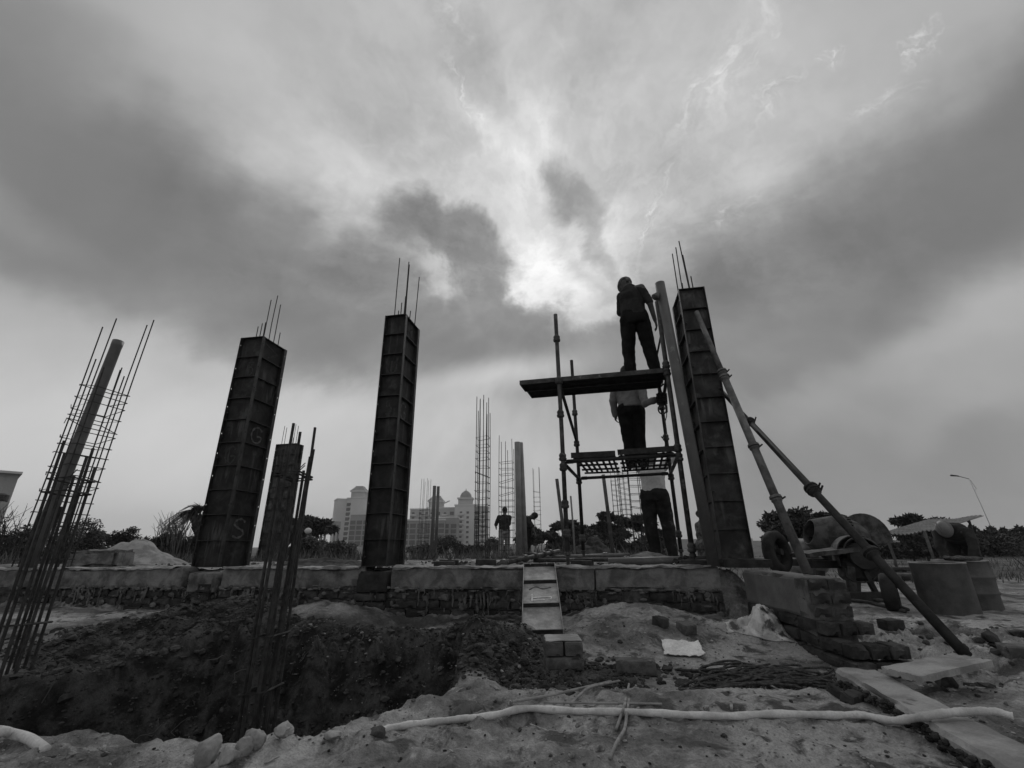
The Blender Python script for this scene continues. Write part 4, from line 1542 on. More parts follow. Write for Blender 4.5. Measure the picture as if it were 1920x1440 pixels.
# timber pads under the right front post
o = obj('timber_block', moved(rough_box(.30, .16, .07, .04, .006, 6, 12, round_=.004), Matrix.Translation(S(1.10, -.11, PLINTH_Z - .015)) @ Matrix.Rotation(SANG, 4, 'Z')), M_WOODDARK)
tag(o, 'dark timber block under the foot of the right front scaffold post', 'timber')
# sheet and cement rag by that post
def crumple(name, label, cat, c, lx, ly, amp, m, seed, rz=0, res=26, lift=0, group=None, fn=None, soft=False):
    u, v = np.meshgrid(np.linspace(-1, 1, res), np.linspace(-1, 1, res))
    oc = 2 if soft else 4
    h = np.abs(fbm(u * 1.7 + seed, v * 1.7, seed, oc, .55)) * amp
    fold = np.abs(fbm(u * 3.1 + seed * 2, v * 2.3, 5 + seed, min(oc, 3))) * amp * .6
    z = h + fold
    if fn:
        z = z + fn(u, v)
    if soft:
        z = (z + .05 * fbm(u * 1.2 + 3, v * 1.2, 1 + seed, 2)) * (1 - np.maximum(np.abs(u), np.abs(v)) ** 5)
    ex = 1 + .14 * fbm(v * 1.5, u * 0 + seed, 3, 3); ey = 1 + .14 * fbm(u * 1.5, v * 0 + seed, 8, 3)
    X, Y = u * lx * ex, v * ly * ey
    ca, sa = math.cos(rz), math.sin(rz)
    mb = MB()
    vs = []
    for i in range(res):
        for j in range(res):
            x, y = X[i, j] * ca - Y[i, j] * sa, X[i, j] * sa + Y[i, j] * ca
            vs.append((c.x + x, c.y + y, max(gz(c.x + x, c.y + y), c.z - .3) + .006 + lift + z[i, j]))
    fs = [(i * res + j, i * res + j + 1, (i + 1) * res + j + 1, (i + 1) * res + j) for i in range(res - 1) for j in range(res - 1)]
    mb.add(vs, fs)
    o = obj(name, mb, m, loc=c)
    sm = o.modifiers.new('solid', 'SOLIDIFY'); sm.thickness = .004
    return tag(o, label, cat, group)


crumple('plastic_rag', 'crumpled white rag lying on the plinth top by the right scaffold post', 'rag', S(1.0, -.02, PLINTH_Z), .10, .05, .07, M_SACKWHITE, 3, SANG, 18, .0)
crumple('rubber_flap', 'dark bent rubber flap by the foot of the right scaffold post', 'rubber flap', S(1.10, .06, PLINTH_Z), .09, .05, .05, M_RUBBER, 9, SANG + .3, 14, .01, fn=lambda u, v: .05 * (1 + u))
crumple('plastic_sheet', 'pale dusty sheet spread on the fill behind the long lying pipe', 'sheet', at_b(1195, 1046, 5.1), .34, .16, .03, M_CONCLIGHT, 5, ALPHA, 22, .02)

# ------------------------------------------------------------------ people
M_SHIRTDARK = mat('dark_shirt', .022, .04, 9, bump=.3, bscale=18, rough=.9, spec=.1)
M_SHIRTGREY = mat('grey_shirt', .15, .21, 9, bump=.3, bscale=18, rough=.9, spec=.1)
M_SHIRTPALE = mat('pale_shirt', .42, .50, 9, bump=.3, bscale=18, rough=.9, spec=.1)
M_PANTS = mat('dark_trousers', .008, .016, 9, bump=.3, bscale=20, rough=.9, spec=.08)
M_PANTS2 = mat('mud_stained_trousers', .014, .03, 7, bump=.3, bscale=20, rough=.9, spec=.08, spots=(7, .6, .72, .09))
M_PANTSPALE = mat('pale_trousers', .20, .28, 9, bump=.3, bscale=20, rough=.9, spec=.08)
M_CLOTH = mat('patterned_cloth', .07, .20, 22, bump=.4, bscale=22, rough=.95, spec=.08)
M_HAIR = mat('black_hair', .008, .016, 40, bump=.5, bscale=120, rough=.6, spec=.3)
M_CAP = mat('head_wrap', .10, .20, 16, bump=.4, bscale=40, rough=.95, spec=.08)
M_HELMET = mat('dusty_helmet', .13, .18, 6, bump=.1, bscale=50, rough=.5, spec=.4)
M_SHOE = mat('dusty_shoe', .02, .05, 12, bump=.3, bscale=50, rough=.85, spec=.15)


def hand(mb, wr, d, side, palm_n, s=1.0, curl=.45):
    """palm, four unequal bent fingers and a thumb; d = direction of the hand"""
    d = Vector(d).normalized()
    nrm = Vector(palm_n); nrm = (nrm - d * nrm.dot(d)).normalized()
    w = d.cross(nrm).normalized() * side
    c = wr + d * .045 * s
    mb.loft([(wr + d * .0, w, nrm, .024 * s, .018 * s), (wr + d * .03 * s, w, nrm, .032 * s, .017 * s), (wr + d * .075 * s, w, nrm, .040 * s, .014 * s), (wr + d * .088 * s, w, nrm, .038 * s, .012 * s)], 12)
    for i, (off, L) in enumerate(((-.030, .062), (-.010, .075), (.010, .070), (.029, .055))):
        b = wr + d * .080 * s + w * off * s
        a1 = curl * (.5 + .1 * i)
        d1 = (d * math.cos(a1) + nrm * math.sin(a1)).normalized()
        d2 = (d * math.cos(a1 * 2.4) + nrm * math.sin(a1 * 2.4)).normalized()
        k = b + d1 * L * .5 * s
        mb.capsule(b - d1 * .015 * s, .0088 * s, k, .0082 * s, 8, 3)
        mb.capsule(k, .0082 * s, k + d2 * L * .5 * s, .007 * s, 8, 3)
    tb = wr + d * .028 * s - w * .028 * s
    td = (d * .7 - w * .6 + nrm * .45).normalized()
    mb.capsule(tb, .0115 * s, tb + td * .034 * s, .0095 * s, 8, 3)
    mb.capsule(tb + td * .034 * s, .0095 * s, tb + (td + d * .5).normalized() * .062 * s, .008 * s, 8, 3)


def person(label, loc, rz, J, scale=1.0, shirt=None, pants=None, head='wrap', sleeve=.55, voxel=.009, face=(0, 1, 0), cloth_len=0.0, hem=None, shirt_thick=1.0, pant_w=1.0, hands=True, curl=.45, group=None, over=None, arm=1.0):
    """J: joint places in the person's frame (x to the viewer's right, y away from the viewer)"""
    root = thing('person', label, 'person', loc, group)
    Mx = Matrix.Translation(loc) @ Matrix.Rotation(rz, 4, 'Z') @ Matrix.Scale(scale, 4)
    P = {k: Mx @ Vector(v) for k, v in J.items()}
    if over:
        P.update(over)
    s = scale
    fc = (Mx.to_3x3() @ Vector(face)).normalized()
    shv = (P['shR'] - P['shL']); shr = shv.normalized()
    hpv = (P['hipR'] - P['hipL']).normalized()
    chest_up = (P['neck'] - P['waist']).normalized()
    fw = chest_up.cross(shr).normalized()
    fwh = chest_up.cross(hpv).normalized()
    kw = min(1.0, shv.length / (.37 * s))
    mb = MB()
    # head
    hc = P['head']; up = (hc - P['neck']).normalized()
    hr = fc.cross(up).normalized(); hf = up.cross(hr).normalized()
    hm = Matrix((hr, hf, up)).transposed()
    mb.ellipsoid(hc, (.076 * s, .094 * s, .112 * s), hm, 16, 12)
    mb.ellipsoid(hc + hf * .020 * s - up * .055 * s, (.058 * s, .068 * s, .062 * s), hm, 14, 10)                    # jaw
    mb.capsule(hc + hf * .092 * s + up * .012 * s, .010 * s, hc + hf * .108 * s - up * .022 * s, .015 * s, 8, 3)   # nose
    mb.capsule(hc + hf * .082 * s - up * .058 * s - hr * .02 * s, .011 * s, hc + hf * .082 * s - up * .058 * s + hr * .02 * s, .011 * s, 8, 3)   # lips
    for sg in (-1, 1):
        mb.ellipsoid(hc + hr * sg * .078 * s - up * .005 * s - hf * .008 * s, (.011 * s, .022 * s, .032 * s), hm, 8, 6)   # ears
        mb.ellipsoid(hc + hf * .082 * s + hr * sg * .032 * s + up * .022 * s, (.016 * s, .012 * s, .008 * s), hm, 8, 5)   # brows
    mb.capsule(P['neck'] - chest_up * .03 * s, .058 * s, hc - up * .06 * s, .050 * s)
    # torso
    c0, c1 = P['waist'], P['neck']
    mid_h = (P['hipL'] + P['hipR']) / 2
    rings = [(mid_h - chest_up * .07 * s, hpv, fwh, .13 * s, .10 * s), (mid_h + chest_up * .02 * s, hpv, fwh, .16 * s, .115 * s), (c0, hpv, fwh, .14 * s, .10 * s),
             (c0.lerp(c1, .35), shr, fw, .145 * s, .10 * s), (c0.lerp(c1, .65), shr, fw, .17 * s * kw, .112 * s), (c0.lerp(c1, .85), shr, fw, .165 * s * kw, .095 * s), (c1, shr, fw, .08 * s, .06 * s)]
    mb.loft(rings, 18)
    for a in 'LR':
        sh, el, wr = P['sh' + a], P['el' + a], P['wr' + a]
        mb.capsule(sh, .056 * s, el, .040 * s); mb.capsule(el, .040 * s, wr, .027 * s)
        mb.capsule(c0.lerp(c1, .85), .07 * s, sh, .054 * s)
        if hands:
            hd = P['hd' + a] - wr if 'hd' + a in P else wr - el
            hand(mb, wr, hd, 1 if a == 'L' else -1, -fw if False else (P['chn' + a] - wr if 'chn' + a in P else (c0 - wr)), s, curl)
        hp, kn, an, to = P['hip' + a], P['kn' + a], P['an' + a], P['to' + a]
        mb.capsule(hp, .085 * s, kn, .055 * s); mb.capsule(kn, .055 * s, an, .036 * s)
        mb.capsule(an - Vector((0, 0, .03 * s)), .036 * s, to, .030 * s)
    body = obj('body', mb, M_SKIN, root)
    bake(body, voxel, 4)
    # shirt
    if shirt:
        mb = MB()
        e = 1.0 * shirt_thick
        low = hem if hem is not None else .07
        rings = [(c0 - chest_up * low * s, hpv, fwh, .180 * s * e, .138 * s * e), (c0 - chest_up * (low * .5) * s, hpv, fwh, .175 * s * e, .135 * s * e), (c0.lerp(c1, .1), hpv, fwh, .168 * s * e, .128 * s * e),
                 (c0.lerp(c1, .38), shr, fw, .170 * s * e, .128 * s * e), (c0.lerp(c1, .66), shr, fw, .192 * s * e * kw, .136 * s * e), (c0.lerp(c1, .86), shr, fw, .155 * s * e * kw, .108 * s * e), (c1 + chest_up * .01 * s, shr, fw, .078 * s, .07 * s)]
        mb.loft(rings, 20)
        for a in 'LR':
            sh, el, wr = P['sh' + a], P['el' + a], P['wr' + a]
            mb.capsule(c0.lerp(c1, .78), .085 * s * arm, sh - chest_up * .012 * s, .064 * s * arm)
            if sleeve <= .6:
                mb.capsule(sh - chest_up * .012 * s, .064 * s * arm, sh.lerp(el, sleeve / .55), (.056 if arm == 1.0 else .050) * s)
            else:
                mb.capsule(sh - chest_up * .012 * s, .064 * s, el, .053 * s)
                mb.capsule(el, .055 * s, el.lerp(wr, (sleeve - .5) / .5), .043 * s)
        o = obj('shirt', mb, shirt, root)
        bake(o, voxel * 1.15, 3, (.010 * s, 4.2 / s, 3.1 + loc.x))
    if pants:
        mb = MB()
        e = pant_w
        rings = [(mid_h - chest_up * .09 * s, hpv, fwh, .155 * s * e, .125 * s * e), (mid_h + chest_up * .01 * s, hpv, fwh, .178 * s * e, .138 * s * e), (c0 - chest_up * .005, hpv, fwh, .165 * s, .125 * s), (c0 + chest_up * .02 * s, hpv, fwh, .158 * s, .118 * s)]
        mb.loft(rings, 20)
        for a in 'LR':
            hp, kn, an = P['hip' + a], P['kn' + a], P['an' + a]
            mb.capsule(hp, .105 * s * e, kn, .078 * s * e)
            mb.capsule(kn, .078 * s * e, an + Vector((0, 0, .0)), .062 * s * e)
        o = obj('trousers', mb, pants, root)
        bake(o, voxel * 1.15, 3, (.011 * s, 3.8 / s, 8.1 + loc.x))
    for a in 'LR':
        an, to = P['an' + a], P['to' + a]
        z0 = an.z - .07 * s
        mb = MB()
        d = (to - an); d.z = 0; d.normalize()
        w = Vector((-d.y, d.x, 0))
        heel = an - d * .06 * s
        rr = []
        for f, wx, h in ((-.075, .028, .05), (-.05, .036, .075), (0, .040, .085), (.06, .042, .06), (.12, .044, .042), (.165, .036, .032), (.185, .018, .02)):
            rr.append((Vector((an.x, an.y, z0)) + d * f * s + Vector((0, 0, h * s / 2)), w, Vector((0, 0, 1)), wx * s, h * s / 2))
        mb.loft(rr, 12)
        obj('shoe', mb, M_SHOE, root, smooth=True)
    mb = MB()
    if head == 'wrap':
        mb.ellipsoid(hc + up * .030 * s - hf * .006 * s, (.090 * s, .108 * s, .092 * s), hm, 16, 10)
        for k in range(4):
            a0 = .4 + k * .5
            ring = [hc + (hr * .093 * math.cos(t) + hf * .110 * math.sin(t) + up * (.012 + .024 * k + .018 * math.sin(t + a0))) * s * (1 - .08 * k) for t in np.linspace(0, 2 * math.pi, 20)[:-1]]
            mb.tube(ring, .014 * s, 6, closed=True)
        mb.capsule(hc - hf * .10 * s + up * .0 * s, .02 * s, hc - hf * .10 * s - up * .09 * s, .028 * s)
        o = obj('head_wrap', mb, M_CAP, root); bake(o, .008, 3, (.004, 14, 2))
    elif head == 'hair':
        mb.ellipsoid(hc + up * .022 * s - hf * .016 * s, (.084 * s, .096 * s, .104 * s), hm, 16, 10)
        o = obj('hair', mb, M_HAIR, root); bake(o, .010, 2, (.006, 30, 2))
    elif head == 'helmet':
        prof = [(.142, 0), (.140, .008), (.118, .014), (.116, .05), (.104, .09), (.07, .122), (.02, .136), (.001, .137)]
        Mh = Matrix.Translation(hc + up * .012 * s) @ hm.to_4x4() @ Matrix.Scale(s * .80, 4) @ Matrix.Diagonal((1, 1.16, 1, 1))
        mb.lathe(prof, 24, Mh)
        mb.bar(hc + up * .135 * s - hf * .10 * s, hc + up * .140 * s + hf * .08 * s, .02 * s, .012 * s)
        obj('helmet', mb, M_HELMET, root, smooth=True)
    return root


def az(p):
    return -math.atan2(p.x, p.y)


STAND = dict(head=(0, .03, 1.53), neck=(0, 0, 1.38), waist=(0, 0, .97), shL=(-.19, 0, 1.33), shR=(.19, 0, 1.33), elL=(-.25, -.02, 1.06), elR=(.25, -.02, 1.06), wrL=(-.26, .05, .83), wrR=(.26, .05, .83),
             hipL=(-.09, 0, .88), hipR=(.09, 0, .88), knL=(-.11, .02, .47), knR=(.11, .02, .47), anL=(-.12, 0, .08), anR=(.12, 0, .08), toL=(-.14, .14, .03), toR=(.14, .14, .03))

# worker on the upper deck
p = S(.965, .47, ZD2 + .062)
J = dict(STAND)
J.update(head=(-.055, .15, 1.525), neck=(-.02, .03, 1.40), shL=(-.135, .08, 1.315), shR=(.125, -.05, 1.335), elR=(.205, -.09, 1.07), wrR=(.255, -.02, .85), elL=(-.15, .19, 1.10), wrL=(-.03, .30, 1.0),
         hipL=(-.085, 0, .89), hipR=(.085, 0, .89), knL=(-.12, .03, .47), anL=(-.125, 0, .08), toL=(-.21, .10, .03), knR=(.14, .02, .47), anR=(.185, -.02, .08), toR=(.24, .11, .03), waist=(.0, .01, .98), hdR=(.275, .01, .76))
person('worker with a head wrap standing on the upper scaffold deck, back turned, right arm hanging', p, az(p) + .15, J, .985, M_SHIRTDARK, M_PANTS, 'wrap', .52, .008, (-.3, 1, -.25), hem=.06, curl=.55, shirt_thick=.95, arm=.84)

# worker on the lower deck, reaching for the motor
p = S(.80, 1.26, ZD1 + .06)
J = dict(STAND)
J.update(head=(-.01, .10, 1.52), neck=(-.02, .03, 1.37), shL=(-.19, .02, 1.32), shR=(.19, -.0, 1.31), elR=(.38, -.14, 1.13), wrR=(.44, -.40, 1.10), elL=(-.25, .02, 1.07), wrL=(-.24, .10, .85),
         knL=(-.08, .02, .47), knR=(.08, .02, .47), anL=(-.085, 0, .08), anR=(.085, 0, .08), toL=(-.1, .14, .03), toR=(.1, .14, .03), hdR=(.47, -.5, 1.09), waist=(.0, 0, 1.0))
person('worker in a grey shirt on the lower scaffold deck, reaching out to the hanging motor', p, az(p) + .05, J, .925, M_SHIRTGREY, M_PANTS, 'hair', 1.0, .009, (.2, 1, -.3), hem=.10, shirt_thick=1.06, pant_w=1.1, curl=.7, over=dict(elR=at(1209, 757, Y=5.72), wrR=at(1228, 750, Y=5.42), hdR=at(1240, 748, Y=5.34)))

# worker below the deck, arms raised
p = atm(1240, 1040, Y=6.5); p.z = gz(p.x, p.y)
J = dict(STAND)
J.update(head=(0.02, .1, 1.53), elL=(-.34, .06, 1.50), wrL=(-.26, .12, 1.72), elR=(.34, .06, 1.50), wrR=(.28, .12, 1.74), shL=(-.19, .02, 1.36), shR=(.19, .02, 1.36),
         knL=(-.11, .05, .47), anL=(-.07, .02, .08), toL=(-.06, .15, .03), knR=(.15, .02, .47), anR=(.16, -.05, .08), toR=(.22, .06, .03), waist=(0, 0, 1.02), hipL=(-.09, 0, .93), hipR=(.09, 0, .93))
person('worker in a pale untucked shirt and stained trousers, under the scaffold deck, arms raised', p, az(p), J, 1.06, M_SHIRTPALE, M_PANTS2, 'hair', .55, .010, (0, 1, .3), hem=.12, shirt_thick=1.05, pant_w=1.2)
# tail slit of the shirt showing the trousers
# far workers by the twin pipes
def far_person(label, x, Y, rz, J, sc, sh, pa, hd='hair', face=(0, 1, 0), ybase=1042):
    p = atm(x, ybase, Y=Y); p.z = gz(p.x, p.y)
    return person(label, p, az(p) + rz, J, sc, sh, pa, hd, .55, .016, face, hem=.08)


J = dict(STAND); J.update(elR=(.22, .18, 1.1), wrR=(.10, .34, 1.12), elL=(-.26, .1, 1.08), wrL=(-.2, .3, 1.0), head=(.04, .06, 1.53))
far_person('distant worker in a dark shirt and pale trousers, standing behind the ladder like cage', 946, 13.0, .3, J, .98, M_SHIRTDARK, M_PANTSPALE, 'hair', (.6, .6, -.1))
J = dict(STAND); J.update(neck=(.15, .06, 1.22), head=(.30, .08, 1.24), shL=(.05, -.12, 1.2), shR=(.1, .22, 1.2), elL=(.2, -.1, .95), elR=(.25, .2, .95), wrL=(.3, -.05, .75), wrR=(.32, .15, .75), waist=(0, 0, .95))
far_person('bending worker mostly hidden behind the two thick pipes', 984, 12.5, 0, J, 1.05, M_SHIRTDARK, M_PANTS, 'hair', (.8, .2, -.5))
# figure in loose patterned clothes behind the grey pipe of the right column
J = dict(STAND); J.update(head=(.05, -.05, 1.3), neck=(0, 0, 1.2), waist=(0, 0, .85), shL=(-.14, 0, 1.12), shR=(.14, 0, 1.12), elL=(-.18, -.05, .88), elR=(.18, -.05, .88), wrL=(-.1, -.2, .8), wrR=(.1, -.2, .8), hipL=(-.08, 0, .75), hipR=(.08, 0, .75), knL=(-.09, 0, .42), knR=(.09, 0, .42))
p = atm(1330, 1045, Y=6.6); p.z = gz(p.x, p.y)
person('figure in loose patterned cloth, mostly hidden behind the grey pipe by the right column', p, az(p) + 2.6, J, .84, M_CLOTH, M_CLOTH, 'wrap', .9, .012, (0, 1, 0), hem=.45, pant_w=1.35, hands=False)

# helmeted worker stooping behind the cut drums
p = at(1828, 1085, Y=6.7); p.z = gz(p.x, p.y)
J = dict(head=(-.15, -.36, .94), neck=(-.09, -.24, .93), waist=(-.02, .28, .84), shL=(-.25, -.16, .88), shR=(.10, -.22, .88), elL=(-.28, -.34, .66), elR=(.10, -.42, .66), wrL=(-.22, -.50, .45), wrR=(.02, -.54, .45),
         hipL=(-.13, .40, .80), hipR=(.04, .38, .80), knL=(-.16, .24, .45), knR=(.08, .22, .45), anL=(-.16, .36, .08), anR=(.08, .34, .08), toL=(-.18, .21, .03), toR=(.07, .19, .03))
person('worker in a pale hard hat stooping over the cut drums', p, az(p), J, .90, M_SHIRTDARK, M_PANTS2, 'helmet', .8, .011, (-.15, -1, -.9), hem=.05)

# ------------------------------------------------------------------ leaning form panel with a painted mark
def leaning_panel():
    top_l, top_r = at(981, 1055, Y=4.67), at(1041, 1055, Y=4.66)
    bot_l, bot_r = at(978, 1181, Y=3.64), at(1057, 1179, Y=3.64)
    root = thing('form_panel', 'short steel form panel leaning on the plinth wall, three cells and a white painted mark', 'form panel', bot_l)
    up = ((top_l + top_r) / 2 - (bot_l + bot_r) / 2); L = up.length; up.normalize()
    rt = (bot_r - bot_l); W = rt.length; rt.normalize()
    nr = rt.cross(up).normalized()            # away from the viewer or towards; make it face the camera
    if nr.y > 0:
        nr = -nr
    M = Matrix((rt, -nr, up)).transposed().to_4x4()
    M.translation = bot_l
    D = .042
    obj('plate', MB().box((0, D - .004, 0), (W, D, L), M), M_PANEL, root)
    for x in (0, W - .006):
        obj('flange', MB().box((x, 0, 0), (x + .006, D - .004, L), M), M_CONCLIGHT, root)
    for i, z in enumerate((.003, L * .335, L * .69, L - .003)):
        obj('rib', MB().box((.006, .004, z - .003), (W - .006, D - .005, z + .003), M), M_STEELEDGE, root)
    for i in (0.22, .74):
        obj('bolt', MB().tube([M @ Vector((W * i, -.004, L - .003 + .0)), M @ Vector((W * i, .008, L - .02))], .006, 6), M_CONCLIGHT, root)
    for ch, x, z, w, h in (('T', .20, .39, .58, .14), ('~', .18, .56, .62, .10)):
        o = obj('painted_mark', moved(stroke_mesh(ch, w * W, h * L, .016), M @ Matrix.Translation((x * W, D - .0068, z * L))), M_MARKWHITE if ch == 'T' else M_MARK, root)


leaning_panel()

# ------------------------------------------------------------------ bricks in the foreground
def brick_at(label, x, y, z_off, rz, k=0, half=1.0, tilt=0, dx=0, dy=0, dz=0, dark=False):
    p = hit(x, y)
    o = inst('brick', BRICK_LOOSE[k % 4] if not dark else M_BRICKDARKLOOSE[k % 2], None, p + Vector((dx, dy, z_off + dz)), (tilt, 0, rz), (half, 1, 1))
    return tag(o, label, 'brick', 'loose bricks')


base = at(1024, 1272, Y=2.98)
bx, by, bz = base.x, base.y, min(gz(base.x, base.y) + .004, -.045)
o = inst('brick', BRICK_LOOSE[0], None, (bx, by, bz - .006), (0, 0, R(2))); tag(o, 'lower brick of the little stack before the leaning panel', 'brick', 'loose bricks')
o = inst('brick', BRICK_LOOSE[1], None, (bx, by + .112, bz - .006), (0, 0, R(1))); tag(o, 'rear lower brick of the little stack, behind the front one', 'brick', 'loose bricks')
o = inst('brick', BRICK_LOOSE[2], None, (bx + .109, by + .0, bz + .072), (0, 0, R(91))); tag(o, 'upper left brick of the little stack, end towards the viewer', 'brick', 'loose bricks')
o = inst('brick', BRICK_LOOSE[3], None, (bx + .224, by + .002, bz + .071), (0, 0, R(90))); tag(o, 'upper right brick of the little stack, end towards the viewer', 'brick', 'loose bricks')
mb = rough_box(.222, .20, .010, .014, .005, 16, 5, round_=.004)
o = obj('mortar_cap', moved(mb, Matrix.Translation((bx + .004, by + .012, bz + .145))), M_CONCLIGHT)
tag(o, 'thin slab of dry mortar capping the little brick stack', 'mortar')
brick_at('single brick lying on the trodden soil right of the little stack', 1157, 1265, -.004, R(-9), 2)
brick_at('broken half brick standing on edge near the wall foot', 1286, 1196, 0, R(20), 1, .45, R(12))
brick_at('small dark brick bat beside the standing half brick', 1246, 1182, 0, R(40), 0, .28, R(8), dark=True)
brick_at('dark brick lying beyond the stub wall in front of the wheel', 1668, 1186, 0, R(5), 1, .62, 0, dark=True)
brick_at('half buried brick at the right edge of the site', 1893, 1246, -.01, R(-25), 1, 1.0, R(5))
for i, (x, y, rz, h) in enumerate(((1600, 1322, 30, .4), (1640, 1318, -20, .35), (1672, 1326, 10, .42), (1575, 1312, 60, .3))):
    brick_at(('largest', 'second', 'third', 'smallest')[i] + ' broken brick piece beside the concrete strip edge', x, y, -.012, R(rz), i, h, R(14 + 5 * i), dark=True).scale = (h, .5, .55)

# ------------------------------------------------------------------ rocks
def rock(label, c, sx, sy, sz, seed, rz=0, m=None, group='rocks at the pit edge'):
    bm = bmesh.new()
    bmesh.ops.create_icosphere(bm, subdivisions=4, radius=1)
    v = np.array([p.co[:] for p in bm.verts])
    d = fbm(v[:, 0] * .9 + seed, v[:, 1] * .9, v[:, 2] * .9, 3) * .55 + fbm(v[:, 0] * 3 + seed, v[:, 1] * 3, v[:, 2] * 3, 4) * .22
    # facets: clamp against a few random planes
    q = v * (1 + d)[:, None]
    r_ = np.random.default_rng(seed)
    for k in range(9):
        n = r_.normal(size=3); n /= np.linalg.norm(n)
        h = r_.uniform(.62, .95)
        ex = np.maximum(q @ n - h, 0)
        q = q - n[None, :] * ex[:, None] * .85
    mb = MB()
    mb.v = [(c.x + x * sx * math.cos(rz) - y * sy * math.sin(rz), c.y + x * sx * math.sin(rz) + y * sy * math.cos(rz), c.z + z * sz) for x, y, z in q]
    mb.f = [tuple(p.index for p in f.verts) for f in bm.faces]
    bm.free()
    o = obj('rock', mb, m or M_ROCK, loc=c, smooth=True)
    return tag(o, label, 'rock', group)


def rock_at(label, x, y, Y, sx, sy, sz, seed, rz=0, dz=0, m=None):
    p = atm(x, y, Y=Y); p.z = max(p.z, gz(p.x, p.y) - sz * .2) + dz
    return rock(label, p, sx, sy, sz, seed, rz, m)


rock_at('large pale rock perched at the near edge of the pit', 388, 1407, 1.62, .040, .036, .043, 4)
rock_at('pale rounded rock on the pit edge, upper of the pair right of the large one', 478, 1388, 1.66, .034, .03, .030, 8)
rock_at('pale rock below the upper one of the pair on the pit edge', 458, 1403, 1.63, .030, .028, .030, 12)
rock_at('small flat rock between the large rock and the pair', 430, 1416, 1.60, .034, .03, .022, 15)
rock_at('pointed small rock on the mud ridge at the pit edge', 532, 1370, 1.70, .032, .028, .022, 22)
rock_at('small bright pebble like rock half way along the pit edge', 624, 1378, 1.75, .035, .03, .014, 29)
rock_at('jagged broken rock lying above the hose by the pit corner', 870, 1340, 2.0, .06, .035, .035, 33, .3, 0, M_BRICKTOP)
rock_at('second jagged rock chip touching the first above the hose', 893, 1345, 2.0, .04, .025, .025, 36, -.4, 0, M_BRICKTOP)
rock_at('dark clod at the end of the hose', 707, 1378, 1.80, .035, .03, .028, 41, 0, 0, M_SOILCLOD)
for i, (x, y, Y, s) in enumerate(((1660, 1222, 3.0, .13), (1700, 1240, 2.9, .12), (1765, 1212, 3.2, .16), (1650, 1252, 2.75, .09), (1730, 1195, 3.4, .12), (1620, 1205, 3.2, .07))):
    p = atm(x, y, Y=Y); p.z = gz(p.x, p.y)
    rock(('flat slab of broken rubble nearest the board', 'tilted rubble slab right of the nearest one', 'largest rubble slab in front of the cut drums', 'small rubble lump beside the footing bricks', 'far rubble slab behind the largest', 'small far rubble lump by the stub wall')[i], p + Vector((0, 0, s * .1)), s, s * .6, s * .26, 50 + i, .5 - i * .4, M_ROCK if i in (1, 3) else M_BRICKTOP, 'rubble lumps by the board')
# broken shard lying by the strip
# ------------------------------------------------------------------ hose across the foreground
def path_on_ground(pts, r, lift=.9, n=10, tail=()):
    """smooth curve through picture points on the ground"""
    P = []
    for q in pts:
        p = hit(q[0], q[1])
        p.z += r * lift + (q[2] if len(q) > 2 else 0)
        P.append(p)
    P += [Vector(q) for q in tail]
    out = []
    for i in range(len(P) - 1):
        p0, p1, p2, p3 = P[max(i - 1, 0)], P[i], P[i + 1], P[min(i + 2, len(P) - 1)]
        for k in range(n):
            t = k / n
            out.append(.5 * ((2 * p1) + (p2 - p0) * t + (2 * p0 - 5 * p1 + 4 * p2 - p3) * t * t + (3 * p1 - p0 - 3 * p2 + p3) * t ** 3))
    out.append(P[-1])
    return out


# concrete strip
def strip_h(x0, x1):
    pass


strip = thing('concrete_strip', 'low concrete strip running towards the viewer in the right corner, its near side broken', 'concrete strip', (2.0, 2.2, 0))
s0, s1, s2 = at(1562, 1250, z=.07), at(1885, 1440, z=.07), at(1920, 1392, z=.07)
d1 = (s1 - s0); dlen = d1.length
ang = math.atan2(d1.y, d1.x)
wdt = abs((s2 - s0).x * -math.sin(ang) + (s2 - s0).y * math.cos(ang))
mb = rough_box(dlen * 1.25, wdt, .15, .015, .008, 7, 8, round_=.008, chip=.07)
obj('concrete_beam', moved(mb, Matrix.Translation(Vector((s0.x, s0.y, -.08))) @ Matrix.Rotation(ang, 4, 'Z')), M_CONCLIGHT, strip)
# soil banked against its near side
def bank():
    r_ = random.Random(17)
    dv = Vector((math.cos(ang), math.sin(ang), 0)); nv = Vector((math.sin(ang), -math.cos(ang), 0))
    mb = MB()
    for i in range(900):
        t = r_.uniform(0, dlen * 1.2)
        o_ = abs(r_.gauss(0, .04))
        p = s0 + dv * t + nv * (o_ - .012)
        if nv.y > 0:
            p = s0 + dv * t - nv * (o_ - .012)
        s = r_.uniform(.004, .014)
        p.z = gz(p.x, p.y) + max(0, .045 - o_ * .9) * r_.uniform(.2, 1.0)
        mb.ellipsoid(p, (s * r_.uniform(.8, 1.6), s, s * r_.uniform(.5, .9)), Matrix.Rotation(r_.uniform(0, 3), 3, 'Z'), 6, 4)
    o = obj('soil_bank', mb, M_SOILCLOD)
    tag(o, kind='stuff', label='dark soil crumbled against the side of the concrete strip')


bank()
# board on the strip, carrying the brace foot
ba, bb, bc = at(1652, 1250, z=.115), at(1724, 1268, z=.115), at(1860, 1238, z=.125)
mb = rough_box(1, 1, .026, .04, .003, 7, 14, chip=.03)
u_, w_ = bc - bb, ba - bb
mb.v = [tuple(bb + u_ * p[0] + w_ * p[1] + Vector((0, 0, p[2] - .026))) for p in mb.v]
board = obj('board', mb, M_CONCLIGHT)
tag(board, 'thick grey board laid across the concrete strip, carrying the foot of the dark brace', 'board')

